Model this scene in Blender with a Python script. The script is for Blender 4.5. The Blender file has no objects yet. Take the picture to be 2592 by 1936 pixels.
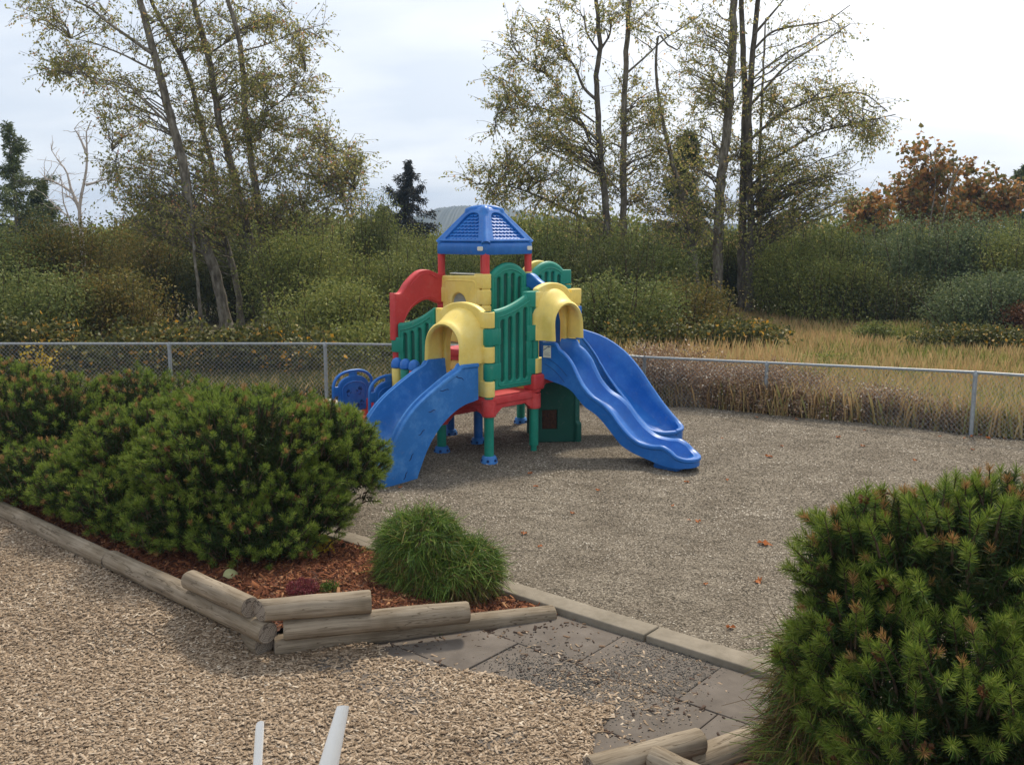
import bpy, bmesh, math, random
import numpy as np
from mathutils import Vector, Matrix

S = bpy.context.scene
R = math.radians
# ------------------------------------------------------------------ camera
CAM_H = 2.8
PITCH = R(9.0)
cam_d = bpy.data.cameras.new("camera")
cam = bpy.data.objects.new("camera", cam_d)
S.collection.objects.link(cam)
cam.location = (0, 0, CAM_H)
cam.rotation_euler = (R(90) - PITCH, 0, 0)
cam_d.sensor_width = 36
cam_d.lens = 36 * 2400 / 2592
cam_d.clip_start = 0.05
cam_d.clip_end = 5000
S.camera = cam
S.render.resolution_x, S.render.resolution_y = 1024, 764
S.view_settings.view_transform = 'Standard'
S.view_settings.look = 'None'
S.view_settings.exposure = 0.55
S.view_settings.gamma = 1
S.cycles.use_denoising = True
S.cycles.max_bounces = 6
S.cycles.diffuse_bounces = 3
S.cycles.transparent_max_bounces = 4
S.cycles.volume_bounces = 0

# ------------------------------------------------------------------ world and sun
SUN_AZ, SUN_EL = R(22), R(52)          # azimuth to the right of the view direction, elevation
sun_dir = Vector((math.sin(SUN_AZ) * math.cos(SUN_EL), math.cos(SUN_AZ) * math.cos(SUN_EL), math.sin(SUN_EL)))
W = bpy.data.worlds.new("World")
S.world = W
W.use_nodes = True
nt = W.node_tree
nt.nodes.clear()
N = nt.nodes.new
L = nt.links.new
out = N('ShaderNodeOutputWorld'); bg = N('ShaderNodeBackground')
sky = N('ShaderNodeTexSky'); sky.sky_type = 'NISHITA'; sky.sun_disc = False
sky.sun_elevation = SUN_EL; sky.sun_rotation = SUN_AZ
tc = N('ShaderNodeTexCoord')
sep = N('ShaderNodeSeparateXYZ'); L(tc.outputs['Generated'], sep.inputs[0])
def wm(op, a, b=None, clamp=False):
    m = N('ShaderNodeMath'); m.operation = op; m.use_clamp = clamp
    for i, v in enumerate((a, b)):
        if v is None: continue
        if isinstance(v, (int, float)): m.inputs[i].default_value = v
        else: L(v, m.inputs[i])
    return m.outputs[0]
zz = wm('ADD', wm('MAXIMUM', sep.outputs[2], 0.0), 0.22)
cx = wm('DIVIDE', sep.outputs[0], zz); cy = wm('DIVIDE', sep.outputs[1], zz)
comb = N('ShaderNodeCombineXYZ'); L(cx, comb.inputs[0]); L(wm('MULTIPLY', cy, 1.6), comb.inputs[1])
n1 = N('ShaderNodeTexNoise'); n1.inputs['Scale'].default_value = 1.25; n1.inputs['Detail'].default_value = 7
n1.inputs['Roughness'].default_value = 0.5; n1.inputs['Distortion'].default_value = 0.3
L(comb.outputs[0], n1.inputs['Vector'])
dot = N('ShaderNodeVectorMath'); dot.operation = 'DOT_PRODUCT'
L(tc.outputs['Generated'], dot.inputs[0]); dot.inputs[1].default_value = (math.sin(R(32)) * math.cos(R(36)), math.cos(R(32)) * math.cos(R(36)), math.sin(R(36)))
glow = wm('POWER', wm('MAXIMUM', dot.outputs['Value'], 0.0), 9.0)
ramp = N('ShaderNodeValToRGB')
e = ramp.color_ramp.elements
e[0].position = 0.36; e[0].color = (0.555, 0.605, 0.68, 1)
e[1].position = 0.66; e[1].color = (0.73, 0.755, 0.79, 1)
L(n1.outputs['Fac'], ramp.inputs[0])
# thin cloud lit through by the sun behind it: brighter towards the sun
addg = N('ShaderNodeMix'); addg.data_type = 'RGBA'; addg.blend_type = 'ADD'
addg.inputs[0].default_value = 1.0
gm = N('ShaderNodeCombineColor')
L(wm('MULTIPLY', glow, 0.95), gm.inputs[0]); L(wm('MULTIPLY', glow, 0.84), gm.inputs[1]); L(wm('MULTIPLY', glow, 0.72), gm.inputs[2])
L(ramp.outputs[0], addg.inputs[6]); L(gm.outputs[0], addg.inputs[7])
sc10 = N('ShaderNodeMix'); sc10.data_type = 'RGBA'; sc10.blend_type = 'MULTIPLY'; sc10.inputs[0].default_value = 1.0
L(addg.outputs[2], sc10.inputs[6]); sc10.inputs[7].default_value = (10, 10, 10, 1)
mixw = N('ShaderNodeMix'); mixw.data_type = 'RGBA'; mixw.inputs[0].default_value = 0.9
L(sky.outputs[0], mixw.inputs[6]); L(sc10.outputs[2], mixw.inputs[7])
L(mixw.outputs[2], bg.inputs['Color']); bg.inputs['Strength'].default_value = 0.1
L(bg.outputs[0], out.inputs['Surface'])

sl = bpy.data.lights.new("sun", 'SUN'); sl.energy = 2.5; sl.angle = R(8); sl.color = (1.0, 0.90, 0.75)
so = bpy.data.objects.new("sun", sl); S.collection.objects.link(so)
so.rotation_euler = sun_dir.to_track_quat('Z', 'Y').to_euler()
so.location = (0, 0, 30)

# ------------------------------------------------------------------ pixel <-> world helpers (full-size photograph pixels)
def ray(u, v):
    x = (u - 1296) / 2400; y = -(v - 968) / 2400
    return (x, math.cos(PITCH) + y * math.sin(PITCH), -math.sin(PITCH) + y * math.cos(PITCH))
def gnd(u, v, z=0.0):
    r = ray(u, v); t = (z - CAM_H) / r[2]
    return Vector((r[0] * t, r[1] * t, z))
def dep(u, v, Y):
    r = ray(u, v); t = Y / r[1]
    return Vector((r[0] * t, Y, CAM_H + r[2] * t))
K = 2592 / 2212.0
def g2(x, y, z=0.0): return gnd(x * K, y * K, z)
def d2_(x, y, Y): return dep(x * K, y * K, Y)
def zL(X, Y): return (X / 1.836, Y / 1.836)            # left tree crop
def zR(X, Y): return (1100 + X / 1.4826, Y / 1.4826)   # right tree crop

# ------------------------------------------------------------------ materials
MATS = {}
def new_mat(name):
    m = bpy.data.materials.new(name); m.use_nodes = True
    nt = m.node_tree; nt.nodes.clear()
    o = nt.nodes.new('ShaderNodeOutputMaterial')
    MATS[name] = m
    return m, nt, o
def ramp_node(nt, stops):
    r = nt.nodes.new('ShaderNodeValToRGB')
    el = r.color_ramp.elements
    while len(el) < len(stops): el.new(0.5)
    for i, (p, c) in enumerate(stops):
        el[i].position = p; el[i].color = (*c, 1)
    return r
GAIN = {'alder_leaf': (3.0, 2.75, 4.0), 'right_alder_leaf': (3.8, 3.4, 4.4), 'willow_leaf': (2.5, 2.3, 2.4), 'thicket_green_leaf': (2.6, 2.3, 2.4), 'autumn_leaf': (2.0, 1.75, 1.9),
        'dark_thicket_leaf': (2.6, 2.2, 2.0), 'grey_green_leaf': (2.1, 1.9, 1.9), 'bramble_leaf': (1.8, 1.7, 1.6), 'maple_orange_leaf': (1.8, 1.9, 1.9), 'conifer_needle': (3.2, 2.9, 2.4), 'dark_spruce_needle': (1.5, 1.5, 1.5),
        'rust_leaf': (1.2, 1.2, 1.2), 'grass_blade': (1.15, 1.15, 1.5), 'dry_weed': (1.25, 1.2, 1.15)}
def leaf_mat(name, stops, trans=0.35, rough=0.55, spec=0.25, noise=0.0, noise_scale=0.6):
    m, nt, o = new_mat(name)
    geo = nt.nodes.new('ShaderNodeNewGeometry')
    fac = geo.outputs['Random Per Island']
    if name in GAIN:
        g_ = GAIN[name]; stops = [(p, tuple(min(1, c * q) for c, q in zip(col, g_))) for p, col in stops]
    if noise > 0:
        tcn = nt.nodes.new('ShaderNodeTexCoord')
        nz = nt.nodes.new('ShaderNodeTexNoise'); nz.inputs['Scale'].default_value = noise_scale; nz.inputs['Detail'].default_value = 2
        nt.links.new(tcn.outputs['Object'], nz.inputs['Vector'])
        a = nt.nodes.new('ShaderNodeMath'); a.operation = 'MULTIPLY_ADD'
        nt.links.new(nz.outputs['Fac'], a.inputs[0]); a.inputs[1].default_value = noise * 2; a.inputs[2].default_value = -noise
        b = nt.nodes.new('ShaderNodeMath'); b.operation = 'ADD'; b.use_clamp = True
        nt.links.new(a.outputs[0], b.inputs[0]); nt.links.new(fac, b.inputs[1])
        fac = b.outputs[0]
    if name in ('willow_leaf', 'thicket_green_leaf', 'autumn_leaf', 'dark_thicket_leaf', 'grey_green_leaf'):
        cm = nt.nodes.new('ShaderNodeMath'); cm.operation = 'MULTIPLY_ADD'; nt.links.new(fac, cm.inputs[0]); cm.inputs[1].default_value = 0.72; cm.inputs[2].default_value = 0.10; fac = cm.outputs[0]; spec = 0.12
    r = ramp_node(nt, stops); nt.links.new(fac, r.inputs[0])
    p = nt.nodes.new('ShaderNodeBsdfPrincipled'); nt.links.new(r.outputs[0], p.inputs['Base Color'])
    p.inputs['Roughness'].default_value = rough; p.inputs['Specular IOR Level'].default_value = spec
    if trans > 0:
        t = nt.nodes.new('ShaderNodeBsdfTranslucent'); nt.links.new(r.outputs[0], t.inputs['Color'])
        mx = nt.nodes.new('ShaderNodeMixShader'); mx.inputs[0].default_value = trans
        nt.links.new(p.outputs[0], mx.inputs[1]); nt.links.new(t.outputs[0], mx.inputs[2])
        nt.links.new(mx.outputs[0], o.inputs[0])
    else:
        nt.links.new(p.outputs[0], o.inputs[0])
    return m
def surf_mat(name, stops, scale=4.0, detail=4, rough=0.7, bump=0.2, bump_scale=None, stretch=(1, 1, 1), spec=0.3,
             kind='noise', bump_dist=0.01, stops2=None, scale2=0.5, mix2=0.5, coat=0.0):
    m, nt, o = new_mat(name)
    tcn = nt.nodes.new('ShaderNodeTexCoord'); mp = nt.nodes.new('ShaderNodeMapping'); mp.inputs['Scale'].default_value = stretch
    nt.links.new(tcn.outputs['Object'], mp.inputs['Vector'])
    if kind == 'noise':
        nz = nt.nodes.new('ShaderNodeTexNoise'); nz.inputs['Scale'].default_value = scale; nz.inputs['Detail'].default_value = detail
        nz.inputs['Roughness'].default_value = 0.65
        fac = nz.outputs['Fac']
    else:
        nz = nt.nodes.new('ShaderNodeTexVoronoi'); nz.inputs['Scale'].default_value = scale
        sp = nt.nodes.new('ShaderNodeSeparateColor'); nt.links.new(nz.outputs['Color'], sp.inputs[0])
        fac = sp.outputs[0]
    nt.links.new(mp.outputs[0], nz.inputs['Vector'])
    r = ramp_node(nt, stops); nt.links.new(fac, r.inputs[0])
    col = r.outputs[0]
    if stops2:
        nz2 = nt.nodes.new('ShaderNodeTexNoise'); nz2.inputs['Scale'].default_value = scale2; nz2.inputs['Detail'].default_value = 5
        nt.links.new(tcn.outputs['Object'], nz2.inputs['Vector'])
        r2 = ramp_node(nt, stops2); nt.links.new(nz2.outputs['Fac'], r2.inputs[0])
        mx = nt.nodes.new('ShaderNodeMix'); mx.data_type = 'RGBA'; mx.blend_type = 'MULTIPLY'; mx.inputs[0].default_value = mix2
        nt.links.new(col, mx.inputs[6]); nt.links.new(r2.outputs[0], mx.inputs[7]); col = mx.outputs[2]
    p = nt.nodes.new('ShaderNodeBsdfPrincipled'); nt.links.new(col, p.inputs['Base Color'])
    p.inputs['Roughness'].default_value = rough; p.inputs['Specular IOR Level'].default_value = spec
    p.inputs['Coat Weight'].default_value = coat
    if bump:
        b = nt.nodes.new('ShaderNodeBump'); b.inputs['Strength'].default_value = bump; b.inputs['Distance'].default_value = bump_dist
        if kind == 'noise' and bump_scale:
            nb = nt.nodes.new('ShaderNodeTexNoise'); nb.inputs['Scale'].default_value = bump_scale; nb.inputs['Detail'].default_value = 5
            nt.links.new(mp.outputs[0], nb.inputs['Vector']); nt.links.new(nb.outputs['Fac'], b.inputs['Height'])
        elif kind != 'noise':
            inv = nt.nodes.new('ShaderNodeMath'); inv.operation = 'SUBTRACT'; inv.inputs[0].default_value = 1
            nt.links.new(nz.outputs['Distance'], inv.inputs[1]); nt.links.new(inv.outputs[0], b.inputs['Height'])
        else:
            nt.links.new(fac, b.inputs['Height'])
        nt.links.new(b.outputs[0], p.inputs['Normal'])
    nt.links.new(p.outputs[0], o.inputs[0])
    return m
def plastic(name, c, fade, rough=0.42, scuffs=()):
    # roto-moulded plastic: sun-faded blotches, scuffs and a fine orange-peel bump
    m, nt, o = new_mat(name)
    tcn = nt.nodes.new('ShaderNodeTexCoord')
    a = nt.nodes.new('ShaderNodeTexNoise'); a.inputs['Scale'].default_value = 3.0; a.inputs['Detail'].default_value = 8; a.inputs['Roughness'].default_value = 0.7
    nt.links.new(tcn.outputs['Object'], a.inputs['Vector'])
    dk = tuple(x * 0.82 for x in c)
    r = ramp_node(nt, [(0.25, dk), (0.5, c), (0.78, fade)]); nt.links.new(a.outputs['Fac'], r.inputs[0])
    col = r.outputs[0]
    # rubbed grey dust and fine scratches
    a2 = nt.nodes.new('ShaderNodeTexNoise'); a2.inputs['Scale'].default_value = 14; a2.inputs['Detail'].default_value = 10; a2.inputs['Roughness'].default_value = 0.8; a2.inputs['Distortion'].default_value = 0.6
    nt.links.new(tcn.outputs['Object'], a2.inputs['Vector'])
    rg_ = ramp_node(nt, [(0.56, (0, 0, 0)), (0.78, (0.42, 0.42, 0.42))]); nt.links.new(a2.outputs['Fac'], rg_.inputs[0])
    gx = nt.nodes.new('ShaderNodeMix'); gx.data_type = 'RGBA'; nt.links.new(rg_.outputs[0], gx.inputs[0]); nt.links.new(col, gx.inputs[6]); gx.inputs[7].default_value = (0.34, 0.31, 0.26, 1); col = gx.outputs[2]
    for (sx, sy, sz, rad_) in scuffs:
        vm = nt.nodes.new('ShaderNodeVectorMath'); vm.operation = 'DISTANCE'; nt.links.new(tcn.outputs['Object'], vm.inputs[0]); vm.inputs[1].default_value = (sx, sy, sz)
        mr = nt.nodes.new('ShaderNodeMapRange'); mr.inputs[1].default_value = rad_; mr.inputs[2].default_value = 0.0; mr.inputs[3].default_value = 0.0; mr.inputs[4].default_value = 1.0; nt.links.new(vm.outputs['Value'], mr.inputs[0])
        mm = nt.nodes.new('ShaderNodeMath'); mm.operation = 'MULTIPLY_ADD'; mm.use_clamp = True; nt.links.new(mr.outputs[0], mm.inputs[0]); nt.links.new(a2.outputs['Fac'], mm.inputs[1]); mm.inputs[2].default_value = 0.0
        mr.inputs[4].default_value = 1.7
        sx_ = nt.nodes.new('ShaderNodeMix'); sx_.data_type = 'RGBA'; nt.links.new(mm.outputs[0], sx_.inputs[0]); nt.links.new(col, sx_.inputs[6]); sx_.inputs[7].default_value = (0.42, 0.58, 0.82, 1); col = sx_.outputs[2]
    p = nt.nodes.new('ShaderNodeBsdfPrincipled'); nt.links.new(col, p.inputs['Base Color'])
    rr = nt.nodes.new('ShaderNodeMapRange'); rr.inputs[3].default_value = rough - 0.08; rr.inputs[4].default_value = rough + 0.2
    nt.links.new(a.outputs['Fac'], rr.inputs[0]); nt.links.new(rr.outputs[0], p.inputs['Roughness'])
    p.inputs['Specular IOR Level'].default_value = 0.4
    b = nt.nodes.new('ShaderNodeTexNoise'); b.inputs['Scale'].default_value = 160; b.inputs['Detail'].default_value = 2
    nt.links.new(tcn.outputs['Object'], b.inputs['Vector'])
    bu = nt.nodes.new('ShaderNodeBump'); bu.inputs['Strength'].default_value = 0.25; bu.inputs['Distance'].default_value = 0.002
    nt.links.new(b.outputs['Fac'], bu.inputs['Height']); nt.links.new(bu.outputs[0], p.inputs['Normal'])
    nt.links.new(p.outputs[0], o.inputs[0])
    return m
BLUE = plastic('blue_plastic', (0.012, 0.135, 0.47), (0.045, 0.22, 0.58), 0.34)
LBLUE = plastic('faded_blue_plastic', (0.020, 0.16, 0.47), (0.10, 0.30, 0.64), 0.5, scuffs=((-1.02, -1.32, .47, .17), (-1.10, -1.44, .30, .19)))
DBLUE = plastic('groove_blue', (0.006, 0.035, 0.14), (0.01, 0.05, 0.18), 0.6)
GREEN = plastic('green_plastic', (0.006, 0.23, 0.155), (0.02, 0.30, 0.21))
SHADE_GREEN = plastic('shaded_green_plastic', (0.004, 0.085, 0.058), (0.008, 0.11, 0.075), 0.55)  # green plastic with the shade of slots and underside put into its colour
YELLOW = plastic('yellow_plastic', (0.85, 0.64, 0.155), (0.90, 0.76, 0.32))
RED = plastic('red_plastic', (0.58, 0.045, 0.045), (0.68, 0.11, 0.10), 0.45)
CREAM = plastic('cream_plastic', (0.72, 0.70, 0.60), (0.78, 0.76, 0.68))
DBROWN = surf_mat('brown_grille', [(0.3, (0.03, 0.015, 0.01)), (0.7, (0.12, 0.05, 0.025))], scale=30, bump=0.4)
WHITE = surf_mat('white_vinyl', [(0.3, (0.86, 0.84, 0.81)), (0.7, (0.91, 0.89, 0.86))], scale=8, rough=0.35, bump=0.1, bump_scale=20, bump_dist=0.002, spec=0.5)
GALV = surf_mat('galvanised_steel', [(0.3, (0.22, 0.245, 0.26)), (0.7, (0.34, 0.37, 0.385))], scale=25, rough=0.4, bump=0.1, spec=0.6)
WIRE = surf_mat('wire_steel', [(0.3, (0.26, 0.27, 0.27)), (0.7, (0.38, 0.39, 0.38))], scale=25, rough=0.5, bump=0, spec=0.5)
STONE = surf_mat('pale_stone', [(0.3, (0.42, 0.40, 0.31)), (0.7, (0.6, 0.58, 0.48))], scale=9, bump=0.5)
CLEAR = surf_mat('cloudy_bubble', [(0.3, (0.42, 0.44, 0.44)), (0.7, (0.55, 0.56, 0.55))], scale=5, rough=0.12, bump=0, spec=0.7)

def wood_mat(name, dark, mid, light):
    m, nt, o = new_mat(name)
    tcn = nt.nodes.new('ShaderNodeTexCoord')
    mp = nt.nodes.new('ShaderNodeMapping'); mp.inputs['Scale'].default_value = (1.2, 26, 26)
    nt.links.new(tcn.outputs['Object'], mp.inputs['Vector'])
    a = nt.nodes.new('ShaderNodeTexNoise'); a.inputs['Scale'].default_value = 1.6; a.inputs['Detail'].default_value = 8; a.inputs['Roughness'].default_value = 0.65
    nt.links.new(mp.outputs[0], a.inputs['Vector'])
    r = ramp_node(nt, [(0.30, dark), (0.44, mid), (0.70, light)]); nt.links.new(a.outputs['Fac'], r.inputs[0])
    b = nt.nodes.new('ShaderNodeTexNoise'); b.inputs['Scale'].default_value = 3.5; b.inputs['Detail'].default_value = 6
    nt.links.new(tcn.outputs['Object'], b.inputs['Vector'])
    r2 = ramp_node(nt, [(0.33, (0.62, 0.58, 0.52)), (0.6, (1, 1, 1))]); nt.links.new(b.outputs['Fac'], r2.inputs[0])
    mx = nt.nodes.new('ShaderNodeMix'); mx.data_type = 'RGBA'; mx.blend_type = 'MULTIPLY'; mx.inputs[0].default_value = 0.8
    nt.links.new(r.outputs[0], mx.inputs[6]); nt.links.new(r2.outputs[0], mx.inputs[7])
    # long drying cracks
    mp2 = nt.nodes.new('ShaderNodeMapping'); mp2.inputs['Scale'].default_value = (0.9, 9, 9)
    nt.links.new(tcn.outputs['Object'], mp2.inputs['Vector'])
    c = nt.nodes.new('ShaderNodeTexNoise'); c.inputs['Scale'].default_value = 2.3; c.inputs['Detail'].default_value = 3
    nt.links.new(mp2.outputs[0], c.inputs['Vector'])
    r3 = ramp_node(nt, [(0.485, (1, 1, 1)), (0.5, (0.2, 0.16, 0.12)), (0.515, (1, 1, 1))]); nt.links.new(c.outputs['Fac'], r3.inputs[0])
    mx2 = nt.nodes.new('ShaderNodeMix'); mx2.data_type = 'RGBA'; mx2.blend_type = 'MULTIPLY'; mx2.inputs[0].default_value = 0.75
    nt.links.new(mx.outputs[2], mx2.inputs[6]); nt.links.new(r3.outputs[0], mx2.inputs[7])
    p = nt.nodes.new('ShaderNodeBsdfPrincipled'); nt.links.new(mx2.outputs[2], p.inputs['Base Color'])
    p.inputs['Roughness'].default_value = 0.85; p.inputs['Specular IOR Level'].default_value = 0.15
    bu = nt.nodes.new('ShaderNodeBump'); bu.inputs['Strength'].default_value = 0.5; bu.inputs['Distance'].default_value = 0.006
    nt.links.new(a.outputs['Fac'], bu.inputs['Height']); nt.links.new(bu.outputs[0], p.inputs['Normal'])
    nt.links.new(p.outputs[0], o.inputs[0])
    return m
LOG = wood_mat('weathered_log', (0.11, 0.084, 0.058), (0.245, 0.198, 0.142), (0.37, 0.31, 0.23))
def logend_mat():
    m, nt, o = new_mat('log_end')
    tcn = nt.nodes.new('ShaderNodeTexCoord')
    w = nt.nodes.new('ShaderNodeTexWave'); w.wave_type = 'RINGS'; w.rings_direction = 'X'; w.inputs['Scale'].default_value = 28
    w.inputs['Distortion'].default_value = 2.5
    nt.links.new(tcn.outputs['Object'], w.inputs['Vector'])
    r = ramp_node(nt, [(0.2, (0.16, 0.13, 0.10)), (0.8, (0.30, 0.25, 0.195))]); nt.links.new(w.outputs['Fac'], r.inputs[0])
    c = nt.nodes.new('ShaderNodeTexNoise'); c.inputs['Scale'].default_value = 13; c.inputs['Detail'].default_value = 2; nt.links.new(tcn.outputs['Object'], c.inputs['Vector'])
    r3 = ramp_node(nt, [(0.47, (1, 1, 1)), (0.5, (0.12, 0.09, 0.07)), (0.53, (1, 1, 1))]); nt.links.new(c.outputs['Fac'], r3.inputs[0])
    mx2 = nt.nodes.new('ShaderNodeMix'); mx2.data_type = 'RGBA'; mx2.blend_type = 'MULTIPLY'; mx2.inputs[0].default_value = 0.85; nt.links.new(r.outputs[0], mx2.inputs[6]); nt.links.new(r3.outputs[0], mx2.inputs[7])
    p = nt.nodes.new('ShaderNodeBsdfPrincipled'); nt.links.new(mx2.outputs[2], p.inputs['Base Color']); p.inputs['Roughness'].default_value = 0.9
    nt.links.new(p.outputs[0], o.inputs[0])
    return m
LOGEND = logend_mat()

def bark_mat(name, dark, mid, light, sc=9):
    return surf_mat(name, [(0.3, dark), (0.48, mid), (0.68, light)], scale=sc, detail=6, rough=0.9, bump=0.6, bump_dist=0.02,
                    stretch=(1, 1, 0.35), spec=0.1)
BARK_A = bark_mat('alder_bark', (0.06, 0.05, 0.037), (0.16, 0.138, 0.105), (0.30, 0.275, 0.225))
BARK_D = bark_mat('dark_bark', (0.045, 0.037, 0.029), (0.115, 0.098, 0.076), (0.21, 0.185, 0.15))
BARK_P = bark_mat('bleached_snag', (0.25, 0.21, 0.18), (0.42, 0.37, 0.33), (0.55, 0.50, 0.46))
STEM = bark_mat('shrub_stem', (0.03, 0.02, 0.013), (0.07, 0.048, 0.03), (0.12, 0.085, 0.055), 30)

LF_ALDER = leaf_mat('alder_leaf', [(0.0, (0.05, 0.062, 0.014)), (0.45, (0.10, 0.112, 0.022)), (0.8, (0.16, 0.155, 0.035)), (0.94, (0.17, 0.13, 0.04)), (1.0, (0.19, 0.09, 0.04))], 0.58)
LF_ALDER2 = leaf_mat('right_alder_leaf', [(0.0, (0.04, 0.052, 0.014)), (0.5, (0.085, 0.098, 0.022)), (0.85, (0.15, 0.14, 0.035)), (1.0, (0.18, 0.12, 0.05))], 0.58)
LF_WILLOW = leaf_mat('willow_leaf', [(0.0, (0.04, 0.055, 0.014)), (0.5, (0.085, 0.105, 0.026)), (0.85, (0.14, 0.14, 0.035)), (1.0, (0.26, 0.19, 0.04))], 0.3, noise=0.2)
LF_GREEN = leaf_mat('thicket_green_leaf', [(0.0, (0.028, 0.044, 0.013)), (0.5, (0.065, 0.088, 0.024)), (0.9, (0.11, 0.12, 0.035)), (1.0, (0.18, 0.15, 0.04))], 0.3, noise=0.2)
LF_AUTUMN = leaf_mat('autumn_leaf', [(0.0, (0.035, 0.045, 0.014)), (0.4, (0.075, 0.080, 0.02)), (0.68, (0.115, 0.10, 0.024)), (0.88, (0.165, 0.11, 0.026)), (1.0, (0.22, 0.125, 0.024))], 0.3, noise=0.25, noise_scale=0.9)
LF_DARK = leaf_mat('dark_thicket_leaf', [(0.0, (0.018, 0.028, 0.011)), (0.6, (0.045, 0.06, 0.02)), (1.0, (0.09, 0.09, 0.03))], 0.25, noise=0.15)
LF_BLUEG = leaf_mat('grey_green_leaf', [(0.0, (0.035, 0.055, 0.027)), (0.6, (0.075, 0.105, 0.045)), (1.0, (0.13, 0.145, 0.055))], 0.3, noise=0.2)
LF_BRAMBLE = leaf_mat('bramble_leaf', [(0.0, (0.024, 0.032, 0.011)), (0.55, (0.06, 0.068, 0.020)), (0.88, (0.12, 0.115, 0.03)), (0.96, (0.22, 0.13, 0.03)), (1.0, (0.36, 0.20, 0.02))], 0.25, spec=0.2, noise=0.3)
LF_MAPLE = leaf_mat('maple_orange_leaf', [(0.0, (0.06, 0.07, 0.02)), (0.35, (0.13, 0.09, 0.026)), (0.7, (0.22, 0.105, 0.03)), (1.0, (0.31, 0.13, 0.035))], 0.4, noise=0.25, noise_scale=0.8)
LF_RUST = leaf_mat('rust_leaf', [(0.0, (0.06, 0.03, 0.014)), (0.6, (0.13, 0.055, 0.022)), (1.0, (0.18, 0.08, 0.03))], 0.25)
LF_CONIF = leaf_mat('conifer_needle', [(0.0, (0.018, 0.03, 0.014)), (1.0, (0.06, 0.075, 0.03))], 0.1)
LF_SPRUCE = leaf_mat('dark_spruce_needle', [(0.0, (0.012, 0.014, 0.012)), (0.7, (0.03, 0.034, 0.026)), (1.0, (0.065, 0.05, 0.035))], 0.05)
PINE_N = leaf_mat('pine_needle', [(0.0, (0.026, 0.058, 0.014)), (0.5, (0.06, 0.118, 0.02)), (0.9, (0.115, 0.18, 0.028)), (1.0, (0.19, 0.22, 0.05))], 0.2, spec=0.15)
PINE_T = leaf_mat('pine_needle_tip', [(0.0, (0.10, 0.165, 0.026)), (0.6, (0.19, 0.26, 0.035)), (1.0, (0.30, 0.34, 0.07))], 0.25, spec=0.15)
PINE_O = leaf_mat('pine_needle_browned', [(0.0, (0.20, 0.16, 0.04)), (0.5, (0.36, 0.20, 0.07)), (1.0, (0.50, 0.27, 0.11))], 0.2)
PINE_D = leaf_mat('pine_needle_old_shaded', [(0.0, (0.016, 0.032, 0.010)), (0.7, (0.036, 0.066, 0.015)), (1.0, (0.085, 0.06, 0.022))], 0.1, spec=0.1)  # old inner needles, darkened further to paint shade between the tufts
CYP = leaf_mat('cypress_thread', [(0.0, (0.035, 0.075, 0.012)), (0.5, (0.10, 0.18, 0.026)), (0.88, (0.19, 0.27, 0.04)), (1.0, (0.26, 0.25, 0.06))], 0.2, noise=0.1, noise_scale=3)
CYP_B = leaf_mat('cypress_thread_brown', [(0.0, (0.06, 0.04, 0.018)), (0.6, (0.15, 0.09, 0.035)), (1.0, (0.24, 0.17, 0.045))], 0.15)
GRASS_G = leaf_mat('grass_blade', [(0.0, (0.40, 0.255, 0.09)), (0.4, (0.52, 0.36, 0.13)), (0.72, (0.46, 0.36, 0.12)), (1.0, (0.27, 0.28, 0.07))], 0.3, noise=0.45, noise_scale=0.22)
GRASS_N = leaf_mat('green_grass_blade', [(0.0, (0.10, 0.13, 0.03)), (0.6, (0.24, 0.28, 0.055)), (1.0, (0.42, 0.38, 0.12))], 0.3)
WEED = leaf_mat('dry_weed', [(0.0, (0.13, 0.085, 0.055)), (0.5, (0.26, 0.17, 0.11)), (0.84, (0.36, 0.25, 0.15)), (0.93, (0.45, 0.42, 0.36)), (1.0, (0.6, 0.57, 0.5))], 0.2, noise=0.1, noise_scale=0.8)
CHIP = leaf_mat('wood_chip', [(0.0, (0.13, 0.090, 0.058)), (0.2, (0.24, 0.174, 0.115)), (0.6, (0.34, 0.256, 0.175)), (0.94, (0.43, 0.335, 0.24)), (1.0, (0.55, 0.46, 0.35))], 0.0, 0.85, 0.1, noise=0.2, noise_scale=1.2)
DEBRIS = leaf_mat('dark_debris', [(0.0, (0.03, 0.02, 0.015)), (0.6, (0.09, 0.06, 0.045)), (1.0, (0.2, 0.13, 0.08))], 0.0, 0.85, 0.1)
PEB = leaf_mat('pebble', [(0.0, (0.062, 0.052, 0.038)), (0.3, (0.133, 0.111, 0.083)), (0.7, (0.220, 0.186, 0.141)), (0.94, (0.33, 0.282, 0.22)), (1.0, (0.50, 0.45, 0.37))], 0.0, 0.85, 0.12, noise=0.3, noise_scale=1.4)
MULCH = leaf_mat('bark_mulch', [(0.0, (0.05, 0.018, 0.011)), (0.5, (0.135, 0.048, 0.024)), (0.9, (0.25, 0.10, 0.045)), (1.0, (0.4, 0.22, 0.11))], 0.0, 0.9, 0.1, noise=0.15, noise_scale=2)
REDPL = leaf_mat('red_heather', [(0.0, (0.09, 0.02, 0.025)), (1.0, (0.25, 0.05, 0.06))], 0.2)
YELPL = leaf_mat('yellow_leaf', [(0.0, (0.40, 0.26, 0.02)), (1.0, (0.62, 0.46, 0.04))], 0.3)
FALLEN = leaf_mat('fallen_maple_leaf', [(0.0, (0.30, 0.06, 0.02)), (0.5, (0.40, 0.12, 0.03)), (1.0, (0.52, 0.22, 0.06))], 0.1)

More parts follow.
